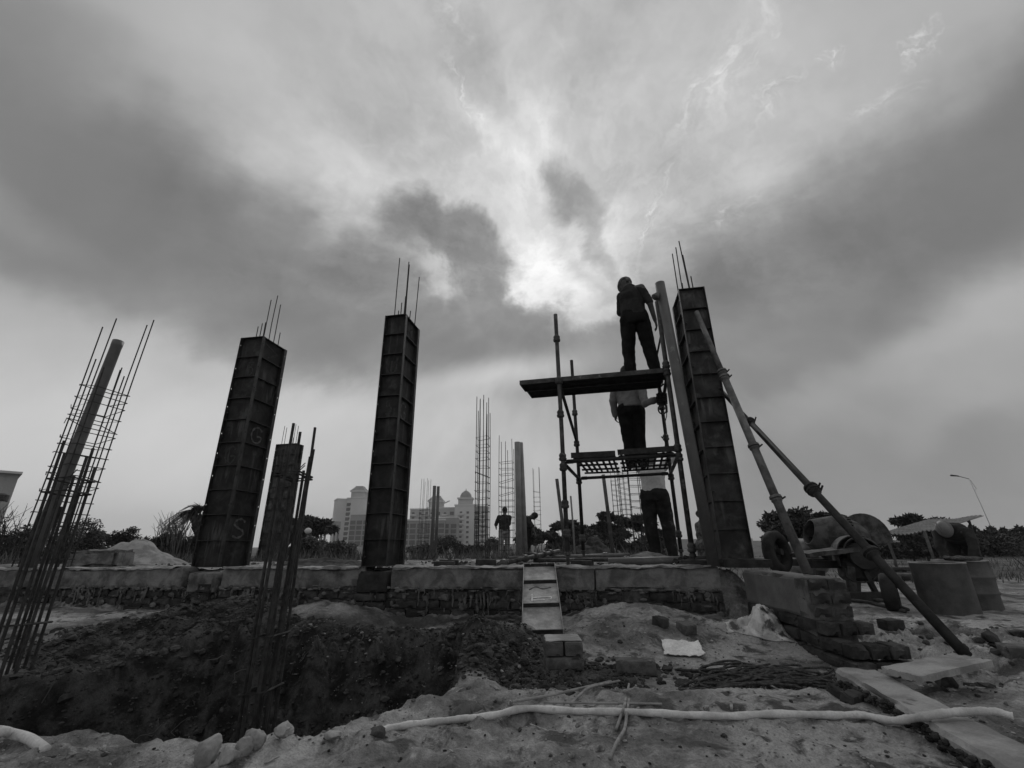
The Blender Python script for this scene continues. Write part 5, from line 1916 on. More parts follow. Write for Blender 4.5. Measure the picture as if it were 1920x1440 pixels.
HOSE_PTS = [(716, 1377, .0), (760, 1369), (810, 1362), (870, 1357), (925, 1350), (985, 1341), (1080, 1341), (1200, 1346), (1300, 1351), (1380, 1351), (1450, 1348), (1560, 1351), (1620, 1352)]
hp = path_on_ground(HOSE_PTS, .0148, tail=[at(1668, 1351, z=.035), at(1712, 1347, z=.065), at(1748, 1341, z=.092), at(1785, 1336, z=.092), at(1830, 1334, z=.09), at(1866, 1335, z=.088), at(1900, 1344, z=.082)])
hose = obj('water_hose', MB().tube(hp, [.011 if i < 3 else .0126 + .0012 * math.sin(i * .7) + .0006 * math.sin(i * 2.3) for i in range(len(hp))], 14), M_HOSE, smooth=True)
tag(hose, 'long pale hose snaking across the foreground from the pit to the concrete strip', 'hose')
hp = path_on_ground([(-70, 1398, .02), (-20, 1396, .02), (15, 1399, .018), (50, 1405, .012), (84, 1412, -.012)], .017)
o = obj('water_hose', MB().tube(hp, .0145, 14), M_HOSE, smooth=True)
tag(o, 'short end of pale hose at the pit edge in the lower left corner', 'hose')

# loose bars on the soil
def bar_on_ground(label, pts, r=.0058, m=None, lift=2.2):
    q = path_on_ground(pts, r, lift, 6)
    o = obj('rebar', MB().tube(q, r, 8), m or M_REBARLIGHT, smooth=True)
    return tag(o, label, 'rebar', 'loose bars on the soil')


bar_on_ground('longest loose bar, running from the hose up to the right past the little brick stack', [(962, 1340, .03), (1030, 1316, .01), (1090, 1298, .0), (1146, 1283)])
bar_on_ground('bent loose bar beside the longest one', [(1070, 1328), (1090, 1308), (1110, 1296), (1162, 1283)])
bar_on_ground('loose bar lying level just above the hose', [(1020, 1334, .02), (1130, 1331, .01), (1242, 1326)], .0045)
bar_on_ground('loose bar crossing under the hose, left of the crossing pair', [(1180, 1288), (1172, 1330, .0), (1165, 1350, .0), (1156, 1376)])
bar_on_ground('loose bar with a bent lower end, right of the crossing pair', [(1180, 1318), (1176, 1345, .0), (1172, 1378), (1158, 1402), (1144, 1432)])
bar_on_ground('thin dry stalk hanging down the left wall of the pit', [(110, 1262), (96, 1290), (70, 1345)], .003, M_GRASS, 2)

# ------------------------------------------------------------------ tangled rope
def rope_heap():
    r_ = random.Random(12)
    c = hit(1440, 1285)
    root = thing('rope', 'tangled heap of old dark rope lying on the soil before the stub wall', 'rope', c)
    for k in range(7):
        pts = []
        ph = r_.uniform(0, 6)
        cx, cy = c.x + r_.uniform(-.18, .22), c.y + r_.uniform(-.16, .22)
        for i in range(90):
            t = i * .23
            rad = .12 + .06 * math.sin(t * .37 + ph) + .05 * math.sin(t * 1.7 + k)
            x = cx + rad * 1.7 * math.cos(t + ph) + .08 * math.sin(t * .31 + k)
            y = cy + rad * .95 * math.sin(t * (1.0 + .05 * k) + ph) + .03 * math.sin(t * .53)
            pts.append(Vector((x, y, gz(x, y) + .006 + .040 * abs(math.sin(t * .9 + k * 1.3)) * math.exp(-((x - c.x) / .4) ** 2))))
        obj('strand', MB().tube(pts, .0062, 6), M_ROPE, root, smooth=True)
    # fringe of loose fibre
    mb = MB()
    for i in range(240):
        x, y = c.x + r_.gauss(0, .22), c.y + r_.gauss(0, .10)
        p = Vector((x, y, gz(x, y) + .004))
        q = p + Vector((r_.gauss(0, .03), r_.gauss(0, .02), r_.uniform(0, .02)))
        mb.tube([p, (p + q) / 2 + Vector((0, 0, .012)), q], .0022, 4)
    o = obj('rope_fibre', mb, M_ROPE, root); o['kind'] = 'stuff'


rope_heap()

# ------------------------------------------------------------------ sacks
p = hit(1280, 1222)
crumple('cement_sack', 'flattened white cement sack lying on the soil, its right end folded', 'sack', p + Vector((0, 0, .0)), .125, .095, .016, M_SACKWHITE, 6, R(-12), 34, .006, None, lambda u, v: .012 * (1 - u ** 4) * (1 - v ** 4) + .05 * np.clip(u - .62, 0, 1))
p = hit(1425, 1196)
crumple('plastic_sack', 'crumpled shiny plastic sack heaped against the stub wall', 'sack', p + Vector((.03, .10, 0)), .21, .15, .10, M_SACK, 14, R(-20), 52, .0, None, lambda u, v: .15 * np.exp(-((u - .35) / .50) ** 4 - ((v - .1) / .62) ** 4) + .012 * np.abs(np.sin(u * 7 + v * 5)) * np.exp(-((u - .3) / .6) ** 2), soft=True)

# ------------------------------------------------------------------ right: cut drums
def drum(label, c, r, h, ribs, seed, open_=True):
    root = thing('cut_drum', label, 'drum', c, 'cut drums at the right')
    prof = [(r * .985, 0), (r, .015)]
    for k in range(ribs):
        z = h * (k + 1) / (ribs + 1)
        prof += [(r, z - .018), (r + .011, z - .006), (r + .011, z + .006), (r, z + .018)]
    prof += [(r, h - .004), (r + .004, h), (r - .006, h), (r - .008, .03), (.001, .03)]
    mb = MB().lathe(prof, 48, Matrix.Translation(c), cap=False)
    i0 = 0
    v = np.array(mb.v)
    ang = np.arctan2(v[:, 1] - c.y, v[:, 0] - c.x)
    dent = fbm(np.cos(ang) * 1.8 + seed, np.sin(ang) * 1.8, (v[:, 2] - c.z) * 3, 3) * .018
    v[:, 0] += np.cos(ang) * dent; v[:, 1] += np.sin(ang) * dent
    mb.v = [tuple(q) for q in v]
    obj('drum_wall', mb, M_DRUM, root, smooth=True)
    ring = [Vector((c.x + (r + .002) * math.cos(a), c.y + (r + .002) * math.sin(a), c.z + h)) for a in np.linspace(0, 2 * math.pi, 49)[:-1]]
    obj('rim', MB().tube(ring, .006, 6, closed=True), M_CONCLIGHT, root, smooth=True)
    obj('water_surface', MB().lathe([(r - .01, 0), (.001, .0)], 32, Matrix.Translation(c + Vector((0, 0, h * .7))), cap=False), M_MIXDARK, root)


c1 = Vector((4.22, 4.78, 0))
c1.z = gz(c1.x, c1.y)
drum('nearer smooth cut drum at the right, standing upright on the soil', c1, .215, .425 - c1.z, 0, 3)
c2 = Vector((4.80, 5.15, 0))
c2.z = gz(c2.x, c2.y)
drum('ribbed cut drum half hidden behind the nearer smooth one', c2, .225, .425 - c2.z, 2, 5)
o = obj('folded_cloth', moved(rough_box(.36, .24, .05, .03, .03, 6, 4, round_=.01), Matrix.Translation((c2.x - .22, c2.y - .22, .432)) @ Matrix.Scale(.8, 4)), M_ROPE)
tag(o, 'dark coil of cloth laid over the rim of the ribbed drum', 'cloth')

# ------------------------------------------------------------------ concrete mixer
def mixer():
    O = Vector((4.1, 6.3, -.1))
    root = thing('concrete_mixer', 'old site concrete mixer with tilted drum, motor hood, frame legs and small wheels', 'concrete mixer', O)
    c = atm(1560, 1012, Y=5.75)
    axis = Vector((-.86, .12, .28)).normalized()
    q = axis.to_track_quat('Z', 'Y').to_matrix().to_4x4()
    M = Matrix.Translation(c + Vector((.06, 0, 0))) @ q
    prof = [(.16, -.42), (.34, -.40), (.42, -.24), (.43, -.06), (.43, .06), (.40, .14), (.24, .46), (.22, .47), (.21, .46), (.37, .13), (.40, .0), (.32, -.36), (.001, -.38)]
    obj('drum', MB().lathe([(r * .76, z * .76) for r, z in prof], 36, M, cap=False), M_MIXER, root, smooth=True)
    obj('drum_ring', MB().lathe([(.330, -.06), (.352, -.055), (.352, -.005), (.330, 0), (.330, -.06)], 40, M, cap=False), M_MIXDARK, root, smooth=False)
    teeth = MB()
    for k in range(40):
        a = 2 * math.pi * k / 40
        teeth.box((.348, -.012, -.052), (.368, .012, -.008), M @ Matrix.Rotation(a, 4, 'Z'))
    o = obj('ring_teeth', teeth, M_MIXDARK, root)
    for k in range(3):
        a = k * 2.09 + .4
        pts = [M @ Vector(((.29 - .10 * t) * math.cos(a + t * .9), (.29 - .10 * t) * math.sin(a + t * .9), -.2 + .5 * t)) for t in np.linspace(0, 1, 6)]
        obj('mixing_blade', MB().tube(pts, .018, 6), M_MIXER, root, smooth=True)
    # tall curved guard plate behind
    g = atm(1622, 1000, Y=5.9)
    pts_o, n = [], 16
    mb = MB()
    for side, dy in ((0, -.02), (1, .02)):
        for i in range(n):
            a = math.pi * (.95 - .95 * i / (n - 1))
            mb.v.append((g.x + .36 * math.cos(a), g.y + dy + .0, g.z - .06 + .34 * math.sin(a)))
        mb.v.append((g.x - .30, g.y + dy, g.z - .14)); mb.v.append((g.x + .36, g.y + dy, g.z - .14))
    m_ = n + 2
    order = list(range(n)) + [n + 1, n]
    mb.f.append(tuple(order)); mb.f.append(tuple(reversed([k + m_ for k in order])))
    for i in range(m_):
        a, b = order[i], order[(i + 1) % m_]
        mb.f.append((a, a + m_, b + m_, b))
    obj('guard_plate', mb, M_MIXER, root)
    # hood over the motor: half round, open to the viewer
    h = atm(1605, 1035, Y=5.15)
    Mh = Matrix.Translation(h) @ Matrix.Rotation(R(-24), 4, 'Z')
    mb = MB()
    n = 14
    for y in (-.16, .22):
        for r in (.20, .188):
            for i in range(n):
                a = math.pi * i / (n - 1)
                mb.v.append(tuple(Mh @ Vector((-r * 1.15 * math.cos(a), y, r * math.sin(a)))))
            
    def idx(yk, rk, i): return (yk * 2 + rk) * n + i
    for i in range(n - 1):
        mb.f.append((idx(0, 0, i), idx(0, 0, i + 1), idx(1, 0, i + 1), idx(1, 0, i)))
        mb.f.append((idx(0, 1, i), idx(1, 1, i), idx(1, 1, i + 1), idx(0, 1, i + 1)))
        mb.f.append((idx(0, 0, i), idx(0, 1, i), idx(0, 1, i + 1), idx(0, 0, i + 1)))
    mb.box((-.23, -.16, -.16), (-.218, .22, 0), Mh); mb.box((.218, -.16, -.16), (.23, .22, 0), Mh)
    obj('motor_hood', mb, M_MIXER, root)
    obj('hood_back', MB().box((-.216, .20, -.16), (.216, .212, .18), Mh), M_MIXDARK, root)
    obj('motor', MB().lathe([(.05, -.16), (.12, -.15), (.125, .12), (.06, .14)], 16, Mh @ Matrix.Translation((0, .04, -.02)) @ Matrix.Rotation(R(90), 4, 'X')), M_MIXDARK, root)
    obj('pulley', MB().lathe([(.15, -.02), (.155, -.01), (.135, 0), (.155, .01), (.15, .02)], 24, Mh @ Matrix.Translation((.04, -.17, -.04)) @ Matrix.Rotation(R(90), 4, 'X')), M_MIXDARK, root)
    ring = [Mh @ Vector((.02 + .19 * math.cos(a), -.21, -.02 + .19 * math.sin(a))) for a in np.linspace(0, math.pi, 14)]
    obj('belt_guard', MB().tube(ring, .010, 6), M_MIXER, root, smooth=True)
    # frame
    def beam(name, p0, p1, w=.06, h_=.06, m=M_MIXDARK):
        obj(name, MB().bar(p0, p1, w, h_), m, root)
    fy = 5.25
    f0, f1 = atm(1520, 1058, Y=fy), atm(1640, 1058, Y=fy)
    beam('frame_rail', f0, f1, .07, .09)
    beam('frame_rail', f0 + Vector((0, .6, .0)), f1 + Vector((0, .6, .0)), .07, .09)
    obj('feed_tray', moved(rough_box(.62, .42, .05, .06, .015, 4, 6), Matrix.Translation(atm(1520, 1046, Y=5.0)) @ Matrix.Rotation(R(-6), 4, 'Y')), M_MIXER, root)
    obj('gear_case', moved(rough_box(.42, .3, .26, .04, .02, 5, 9, round_=.02), Matrix.Translation(atm(1588, 1090, Y=5.12)) @ Matrix.Rotation(R(-20), 4, 'Z')), M_MIXDARK, root)
    for (x0, y0, x1, y1, Y, w) in ((1591, 1062, 1594, 1108, 5.1, .09), (1620, 1070, 1645, 1112, 5.05, .05), (1608, 1070, 1606, 1105, 5.5, .045), (1538, 1070, 1540, 1105, 5.3, .07)):
        p0, p1 = atm(x0, y0, Y=Y), atm(x1, y1, Y=Y)
        p1.z = gz(p1.x, p1.y) + .02
        beam('leg', p0, p1, w, w, M_MIXER if w > .08 else M_MIXDARK)
    p = atm(1612, 1118, Y=5.0)
    beam('skid', Vector((p.x - .45, p.y + .05, gz(p.x, p.y) + .05)), Vector((p.x + .32, p.y, gz(p.x, p.y) + .05)), .09, .10)
    # hanging cable
    cab = [atm(x, y, Y=4.95) for x, y in ((1584, 1065), (1586, 1082), (1600, 1090), (1620, 1092), (1636, 1090), (1646, 1080), (1650, 1062), (1645, 1050))]
    obj('cable', MB().tube(cab, .008, 6), M_RUBBER, root, smooth=True)
    # wheels
    def wheel(c, r, w, ax):
        qm = Matrix.Translation(c) @ Vector(ax).normalized().to_track_quat('Z', 'Y').to_matrix().to_4x4()
        t = obj('wheel', MB().lathe([(r * .62, -w / 2), (r * .9, -w / 2), (r, -w * .3), (r, w * .3), (r * .9, w / 2), (r * .62, w / 2), (r * .62, -w / 2)], 32, qm, cap=False), M_RUBBER, root, smooth=True)
        obj('rim', MB().lathe([(r * .63, -w * .35), (r * .3, -w * .15), (.001, -w * .15)], 24, qm, cap=False), M_MIXDARK, t, smooth=True)
        obj('hub', MB().lathe([(.04, -w * .5), (.04, w * .5)], 12, qm), M_MIXDARK, t)
    wc = at(1674, 1130, Y=4.95); wc.z = gz(wc.x, wc.y) + .165
    wheel(wc, .18, .12, (.75, -.66, 0))
    w2 = atm(1457, 1035, Y=5.3)
    wheel(w2 + Vector((0, 0, -.0)), .26, .13, (.55, -.84, .05))
    # draw bars lying forward
    for (x0, y0, Y0, x1, y1, Y1) in ((1598, 1126, 4.6, 1702, 1160, 4.15), (1640, 1124, 4.7, 1705, 1152, 4.25)):
        p0, p1 = atm(x0, y0, Y=Y0), atm(x1, y1, Y=Y1)
        p0.z = max(p0.z, gz(p0.x, p0.y) + .02); p1.z = gz(p1.x, p1.y) + .015
        obj('draw_bar', MB().tube([p0, p0.lerp(p1, .3) + Vector((0, 0, .015)), p1], .018, 8), M_MIXER, root, smooth=True)


mixer()
# cement bags behind the pier
p = atm(1505, 1040, Y=6.2); p.z = gz(p.x, p.y)
zt = atm(1505, 1012, Y=6.2).z
for k in range(3):
    hh = (zt - p.z) / 3
    mb = MB().ellipsoid(p + Vector((.03 * k, 0, hh * (k + .5))), (.36 - .05 * k, .24, hh * .62), None, 18, 10)
    v = np.array(mb.v); d = fbm(v[:, 0] * 5, v[:, 1] * 5, v[:, 2] * 5 + k, 3) * .05
    mb.v = [tuple(a) for a in (v + d[:, None] * .6)]
    o = obj('cement_bag', mb, M_CONCLIGHT, loc=p, smooth=True)
    tag(o, ('bottom', 'middle', 'top')[k] + ' pale cement bag of the pile behind the stub wall and mixer', 'bag', 'cement bags by the mixer')
# ------------------------------------------------------------------ tin sheet shelter
def shelter():
    Y = 10.5
    a, b_, c, d = atm(1640, 1004, Y=9.6), atm(1735, 976, Y=11.5), atm(1845, 967, Y=10.8), atm(1752, 996, Y=9.0)
    root = thing('tin_shelter', 'low shelter roof of corrugated tin on thin crooked poles, behind the cut drums', 'shelter', Vector((a.x, Y, gz(a.x, Y))))
    n, m = 60, 6
    mb = MB()
    for j in range(m + 1):
        for i in range(n + 1):
            u, v = i / n, j / m
            p = a.lerp(d, u).lerp(b_.lerp(c, u), v)
            p.z += .018 * math.sin(i * 2 * math.pi / 4) + .02 * math.sin(u * 9)
            mb.v.append(tuple(p))
    for j in range(m):
        for i in range(n):
            q = j * (n + 1) + i
            mb.f.append((q, q + 1, q + n + 2, q + n + 1))
    o = obj('tin_roof', mb, M_TIN, root)
    o.modifiers.new('s', 'SOLIDIFY').thickness = .006
    for (p, xo) in ((a, .3), (d, -.25), (c, -.5), (b_, .1)):
        q = Vector((p.x + xo, p.y, gz(p.x + xo, p.y) - .05))
        top = Vector((p.x + xo * .9, p.y, p.z - .02))
        obj('post', MB().tube([q, (q + top) / 2 + Vector((.03, 0, 0)), top], .03, 7), M_WOOD, root, smooth=True)
    obj('guy_wire', MB().tube([c + Vector((-.9, -.3, -.05)), Vector((c.x + .2, c.y - .4, gz(c.x, c.y)))], .010, 5), M_REBAR, root)
    obj('stay_pole', MB().tube([atm(1808, 1013, Y=8.6), atm(1832, 1030, Y=8.4)], .035, 7), M_PROP, root, smooth=True)


shelter()
# low trough and pipe beyond the mixer
p0, p1 = atm(1640, 1077, Y=7.6), atm(1725, 1077, Y=7.6)
o = obj('pale_pipe', MB().tube([p0, p1], .03, 10), M_PROP, smooth=True); tag(o, 'level pale pipe resting on the low brick trough behind the wheel', 'pipe')
ty = p0.y + .1
tr = thing('brick_trough', 'low ragged brick trough on the field, between mixer and cut drums', 'trough', Vector((p0.x, ty, gz(p0.x, ty))))
for i in range(9):
    for k in range(3):
        q = p0.lerp(p1, (i + .5 * (k % 2)) / 9)
        if random.random() < .8:
            inst('brick', BR_MESH[random.randrange(10)], tr, Vector((q.x, ty, gz(q.x, ty) + .08 * k)) - tr.location, (0, 0, random.uniform(-.1, .1)), (.95, 1, 1))

# ------------------------------------------------------------------ plants
def leaf_cloud(mb, centres, radii, n, size, rs, flat=.6, droop=0.0, aspect=2.2):
    """many small leaf blades spread through clumps"""
    tot = sum(r ** 2 for r in radii)
    for c, r in zip(centres, radii):
        k = max(6, int(n * r * r / tot))
        for _ in range(k):
            # denser towards the shell of each clump
            d = Vector((rs.gauss(0, 1), rs.gauss(0, 1), rs.gauss(0, 1) * .9))
            if d.length < 1e-3:
                continue
            d.normalize()
            p = c + Vector((d.x, d.y, d.z * flat)) * r * (rs.random() ** .45)
            a = Vector((rs.gauss(0, 1), rs.gauss(0, 1), rs.gauss(0, .6) - droop)).normalized()
            b = a.orthogonal().normalized()
            b = Matrix.Rotation(rs.uniform(0, 6.28), 3, a) @ b
            s = size * rs.uniform(.6, 1.4)
            o = len(mb.v)
            mb.v += [tuple(p), tuple(p + a * s * .5 + b * s * .5 / aspect), tuple(p + a * s), tuple(p + a * s * .5 - b * s * .5 / aspect)]
            mb.f.append((o, o + 1, o + 2, o + 3))


def tree(name, label, x, Y, ytop, half_w, group, seed, nclump=16, leaves=5000, leaf=.16, crown_lo=.35, m=None, flat=.6, droop=.1, cat='tree', yb=None, shape='round'):
    rs = random.Random(seed)
    top = at(x, ytop, Y=Y)
    z0 = gz(top.x, Y) if yb is None else at(x, yb, Y=Y).z
    base = Vector((top.x, Y, z0 - .05))
    H = top.z - z0
    W = half_w / F * Y * 1.08
    root = thing(name, label, cat, base, group)
    tr = MB()
    zc = z0 + H * crown_lo
    th = max(.03, H * .028)
    lean = rs.uniform(-.04, .04) * H
    fork = Vector((base.x + lean, Y, zc))
    tr.tube([base, base.lerp(fork, .5) + Vector((rs.gauss(0, .02) * H, 0, 0)), fork], [th * 1.3, th, th * .85], 8)
    cs, rr = [], []
    nclump = int(nclump * 1.7)
    for i in range(nclump):
        a = rs.uniform(0, 6.28)
        rad = (rs.random() ** .5)
        zz = rs.random()
        if shape == 'umbrella':
            wz = .55 + .45 * math.sin(zz * 3.1)
        else:
            wz = math.sin(math.pi * (.18 + .72 * zz))
        c = Vector((base.x + math.cos(a) * rad * W * wz, Y + math.sin(a) * rad * W * wz, zc + (H - H * crown_lo) * (.05 + .85 * zz)))
        cs.append(c); rr.append(W * rs.uniform(.13, .29))
        k = fork.lerp(c, .55) + Vector((0, 0, -.05 * H))
        tr.tube([fork, k, c], [th * .5, th * .3, th * .12], 5)
    obj('trunk', tr, M_BARK, root, smooth=True)
    lm = MB()
    leaf_cloud(lm, cs, rr, int(leaves * 2.2), leaf * .62, rs, flat, droop)
    obj('crown', lm, m or M_LEAF, root)
    return root


def bush(label, x, Y, ytop, half_w, seed, leaves=2600, leaf=.12, m=None, group='bushes behind the plinth'):
    rs = random.Random(seed)
    top = at(x, ytop, Y=Y)
    z0 = gz(top.x, Y)
    W = half_w / F * Y * 1.08
    H = max(.3, top.z - z0) * 1.22
    root = thing('bush', label, 'bush', Vector((top.x, Y, z0)), group)
    cs, rr = [], []
    st = MB()
    for i in range(12):
        a, q = rs.uniform(0, 6.28), rs.random() ** .5
        c = Vector((top.x + math.cos(a) * q * W * .8, Y + math.sin(a) * q * W * .8, z0 + H * rs.uniform(.15, .92) * (1 - .35 * q)))
        cs.append(c); rr.append(min(W, H) * rs.uniform(.28, .48))
        st.tube([Vector((top.x + rs.gauss(0, .05), Y, z0 - .05)), (Vector((top.x, Y, z0)) + c) / 2 + Vector((0, 0, .05)), c], [.018 * H, .012 * H, .006 * H], 4)
    obj('stems', st, M_BARK, root)
    lm = MB()
    leaf_cloud(lm, cs, rr, int(leaves * 1.8), leaf * .66, rs, .85, .0)
    obj('foliage', lm, m or M_LEAF, root)
    return root


tg = 'trees beyond the site'
tree('tree', 'dark round tree between the left column and the far tower', 582, 26, 968, 42, tg, 1, 20, 6500, .30, .30)
tree('tree', 'dark tree behind the two thick pipes', 985, 30, 985, 28, tg, 2, 14, 3600, .32, .30)
tree('tree', 'bushy dark tree left of the front scaffold post', 1062, 24, 976, 36, tg, 3, 16, 5200, .28, .12)
tree('tree', 'tall feathery tree behind the far rebar cages under the deck', 1135, 22, 958, 40, tg, 4, 18, 5600, .26, .15, droop=.3)
tree('tree', 'dark tree directly behind the worker under the deck', 1195, 22, 962, 40, tg, 5, 18, 5600, .26, .15, droop=.3)
tree('tree', 'low broad tree between the scaffold posts and tall feathery tree', 1095, 26, 985, 34, tg, 6, 14, 4000, .28, .15)
tree('tree', 'flat topped feathery tree right of the right column', 1487, 17, 958, 62, tg, 7, 26, 7500, .26, .42, flat=.42, droop=.05, shape='umbrella')
tree('tree', 'spreading feathery tree behind the tin shelter roof', 1716, 16, 964, 44, tg, 8, 20, 5200, .24, .40, flat=.45, shape='umbrella')
tree('tree', 'small dark tree on the field below the shelter roof', 1700, 15, 1000, 40, tg, 9, 14, 3400, .18, .35, flat=.5)
for i, (x, yt, hw, Y, lab) in enumerate(((1825, 989, 22, 22, 'thin airy tree right of the tin shelter'), (1862, 985, 16, 26, 'spindly tree with open crown, second right of the shelter'), (1890, 998, 26, 24, 'low spreading tree near the right edge'), (1915, 985, 16, 26, 'spindly tree at the right edge of the view'), (1850, 1008, 30, 20, 'low dark tree below the spindly one'))):
    tree('tree', lab, x, Y, yt, hw, tg, 20 + i, 9, 1100, .26, .45, flat=.4)

# palm
def palm():
    Y = 13.5
    c = at(372, 962, Y=Y)
    base = at(383, 1040, Y=Y); base.z = gz(base.x, Y)
    root = thing('palm_tree', 'short date palm with windblown fronds beside the left column', 'palm', base)
    rs = random.Random(4)
    tr = MB()
    pts = [base + Vector((0, 0, -.1)), base.lerp(c, .5) + Vector((.05, 0, 0)), c - Vector((0, 0, .1))]
    tr.tube(pts, [.19, .16, .18], 9)
    for i in range(60):
        t = rs.uniform(.05, 1); a = rs.uniform(0, 6.28)
        p = base.lerp(c, t)
        tr.tube([p + Vector((math.cos(a) * .14, math.sin(a) * .14, 0)), p + Vector((math.cos(a) * .25, math.sin(a) * .25, .13))], [.04, .015], 4)
    obj('trunk', tr, M_BARK, root)
    for k in range(24):
        a = rs.uniform(0, 6.28)
        up = rs.uniform(.25, 1.25)
        L = rs.uniform(.50, .80)
        d = Vector((math.cos(a) - .85, math.sin(a) * .6, up)).normalized()
        if k > 18:
            d = Vector((rs.uniform(.0, .3), rs.uniform(-.4, .4), 1.0)).normalized()
        mb = MB()
        spine = []
        p = Vector(c)
        v = d * L / 9
        for i in range(10):
            spine.append(Vector(p))
            p += v
            v = v + Vector((-.012, 0, -.018 * (1 + .12 * i)))
        mb.tube(spine, [.022 * (1 - .09 * i) for i in range(10)], 4)
        for i in range(1, 10):
            for j in range(4):
                t = j / 4
                q = spine[i - 1].lerp(spine[i], t)
                dv = (spine[i] - spine[i - 1]).normalized()
                sd = dv.cross(Vector((0, 0, 1)))
                sd = sd.normalized() if sd.length > .01 else Vector((1, 0, 0))
                for sg in (-1, 1):
                    l = .26 * math.sin(math.pi * (.15 + .8 * (i + t) / 10))
                    tip = q + (dv * .75 + sd * sg * .6 + Vector((0, 0, -.25))).normalized() * l
                    w = dv * .012
                    o = len(mb.v)
                    mb.v += [tuple(q - w), tuple(q + w), tuple(tip)]
                    mb.f.append((o, o + 1, o + 2))
        obj('frond', mb, M_LEAF, root)


palm()
# bushes along the left and middle
bl = [(20, 985, 40, 11, 'twiggy dark bush at the left edge behind the tall cage'), (95, 985, 34, 12, 'dark bush behind the far left cage foot'),
      (150, 980, 50, 15, 'large pale grey bush right of the far left cage'), (195, 995, 26, 16, 'small bush on the right flank of the large pale one'),
      (240, 992, 28, 15, 'dark round bush left of the pale spoil heap'), (268, 1005, 24, 16, 'low dark bush above the pale spoil heap'),
      (300, 990, 28, 14, 'dense dark bush right of the spoil heap top'), (325, 1000, 24, 13, 'dark bush under the tall reeds'), (365, 1012, 24, 13.5, 'low bush at the foot of the palm'),
      (600, 1012, 34, 18, 'low pale bush right of the rear column'), (640, 1018, 26, 17, 'low pale bush before the far tower'), (565, 1015, 24, 16, 'low bush below the dark round tree'),
      (790, 1025, 26, 22, 'low scrub behind the twin pipes'), (840, 1010, 30, 24, 'dark scrub before the far flats'), (875, 1022, 26, 23, 'dark scrub left of the dense cage'), (930, 1005, 22, 26, 'grey bush between dense cage and ladder like cage'),
      (1040, 1022, 20, 20, 'low dark scrub right of the thin far cage'), (1120, 1008, 30, 17, 'low dark scrub under the deck'), (1220, 1012, 30, 16, 'dark scrub behind the legs of the worker under the deck')]
for i, (x, yt, hw, Y, lab) in enumerate(bl):
    bush(lab, x, Y, yt, hw, 40 + i, 1900 if i not in (2,) else 4200, .16 if Y > 15 else .12, M_LEAFPALE if i in (2, 3, 9, 10, 12, 15) else M_LEAF)
br_ = [(1665, 1018, 34, 20, 'hedge bush right of the mixer guard'), (1700, 1024, 34, 20, 'hedge bush below the tin roof left end'), (1745, 1022, 30, 21, 'hedge bush behind the stooping worker'), (1830, 1016, 34, 22, 'hedge bush right of the stooping worker'), (1868, 1012, 34, 22, 'hedge bush left of the right edge'), (1910, 1012, 34, 22, 'hedge bush at the right edge'), (1790, 1020, 30, 22, 'hedge bush behind the stay pole')]
for i, (x, yt, hw, Y, lab) in enumerate(br_):
    bush(lab, x, Y, yt, hw, 80 + i, 1900, .2, M_LEAFPALE if i % 3 == 1 else M_LEAF, 'hedge along the field')

# bare twigs at the left edge
def reeds(label, x, Y, ytop, spread, n, seed, m=M_GRASS, name='reeds', twig=False):
    rs = random.Random(seed)
    top = at(x, ytop, Y=Y)
    z0 = gz(top.x, Y)
    H = top.z - z0
    root = thing(name, label, 'reeds' if not twig else 'bush', Vector((top.x, Y, z0)))
    mb = MB()
    W = spread / F * Y
    for i in range(n):
        a = Vector((top.x + rs.gauss(0, W * .35), Y + rs.gauss(0, W * .3), z0))
        h = H * rs.uniform(.5, 1.05)
        l = rs.gauss(-.12, .16) * h
        pts = [a, a + Vector((l * .3, rs.gauss(0, .05), h * .6)), a + Vector((l, rs.gauss(0, .1), h))]
        mb.tube(pts, [.014, .010, .003], 4)
        if twig:
            for k in range(4):
                t = rs.uniform(.3, .95)
                q = pts[0].lerp(pts[2], t)
                mb.tube([q, q + Vector((rs.gauss(0, .25), rs.gauss(0, .2), rs.uniform(.0, .3)))], [.007, .003], 4)
    obj('blades' if not twig else 'twigs', mb, m, root)


reeds('clump of tall thin reeds left of the palm', 340, 13, 960, 34, 150, 3)
reeds('leafless twiggy shrub at the left edge below the white house', 18, 10, 950, 50, 46, 5, M_BARK, 'twiggy_shrub', True)

# rough grass on the fill and field: nobody could count it
def grass():
    rs = random.Random(9)
    mb = MB()
    def blade(x, y, h):
        z = gz(x, y) - .01
        a = rs.uniform(0, 6.28); w = h * .06 + .002
        d = Vector((math.cos(a), math.sin(a), 0))
        l = Vector((rs.gauss(0, .3) * h, rs.gauss(0, .3) * h, h))
        o = len(mb.v)
        p = Vector((x, y, z))
        mb.v += [tuple(p - d * w), tuple(p + d * w), tuple(p + l * .6 + d * w * .5), tuple(p + l)]
        mb.f.append((o, o + 1, o + 2, o + 3))
    for i in range(9000):
        y = rs.uniform(8.5, 20)
        x = rs.uniform(-1.3, .4) * y
        if pnoise(np.array(x * .5), np.array(y * .5), np.array(1.0)) > -.05:
            blade(x, y, rs.uniform(.08, .32))
    for i in range(7000):
        y = rs.uniform(8, 26)
        x = rs.uniform(.45, 1.5) * y
        if pnoise(np.array(x * .4), np.array(y * .4), np.array(3.0)) > -.1:
            blade(x, y, rs.uniform(.05, .18))
    for i in range(220):                       # wisps on the pit sides and by the bricks
        x, y = (rs.gauss(-.7, .4), rs.gauss(3.0, .25))
        blade(x, y, rs.uniform(.015, .05))
    o = obj('grass', mb, M_GRASS)
    tag(o, kind='stuff', label='rough dry grass on the fill and the field')


grass()

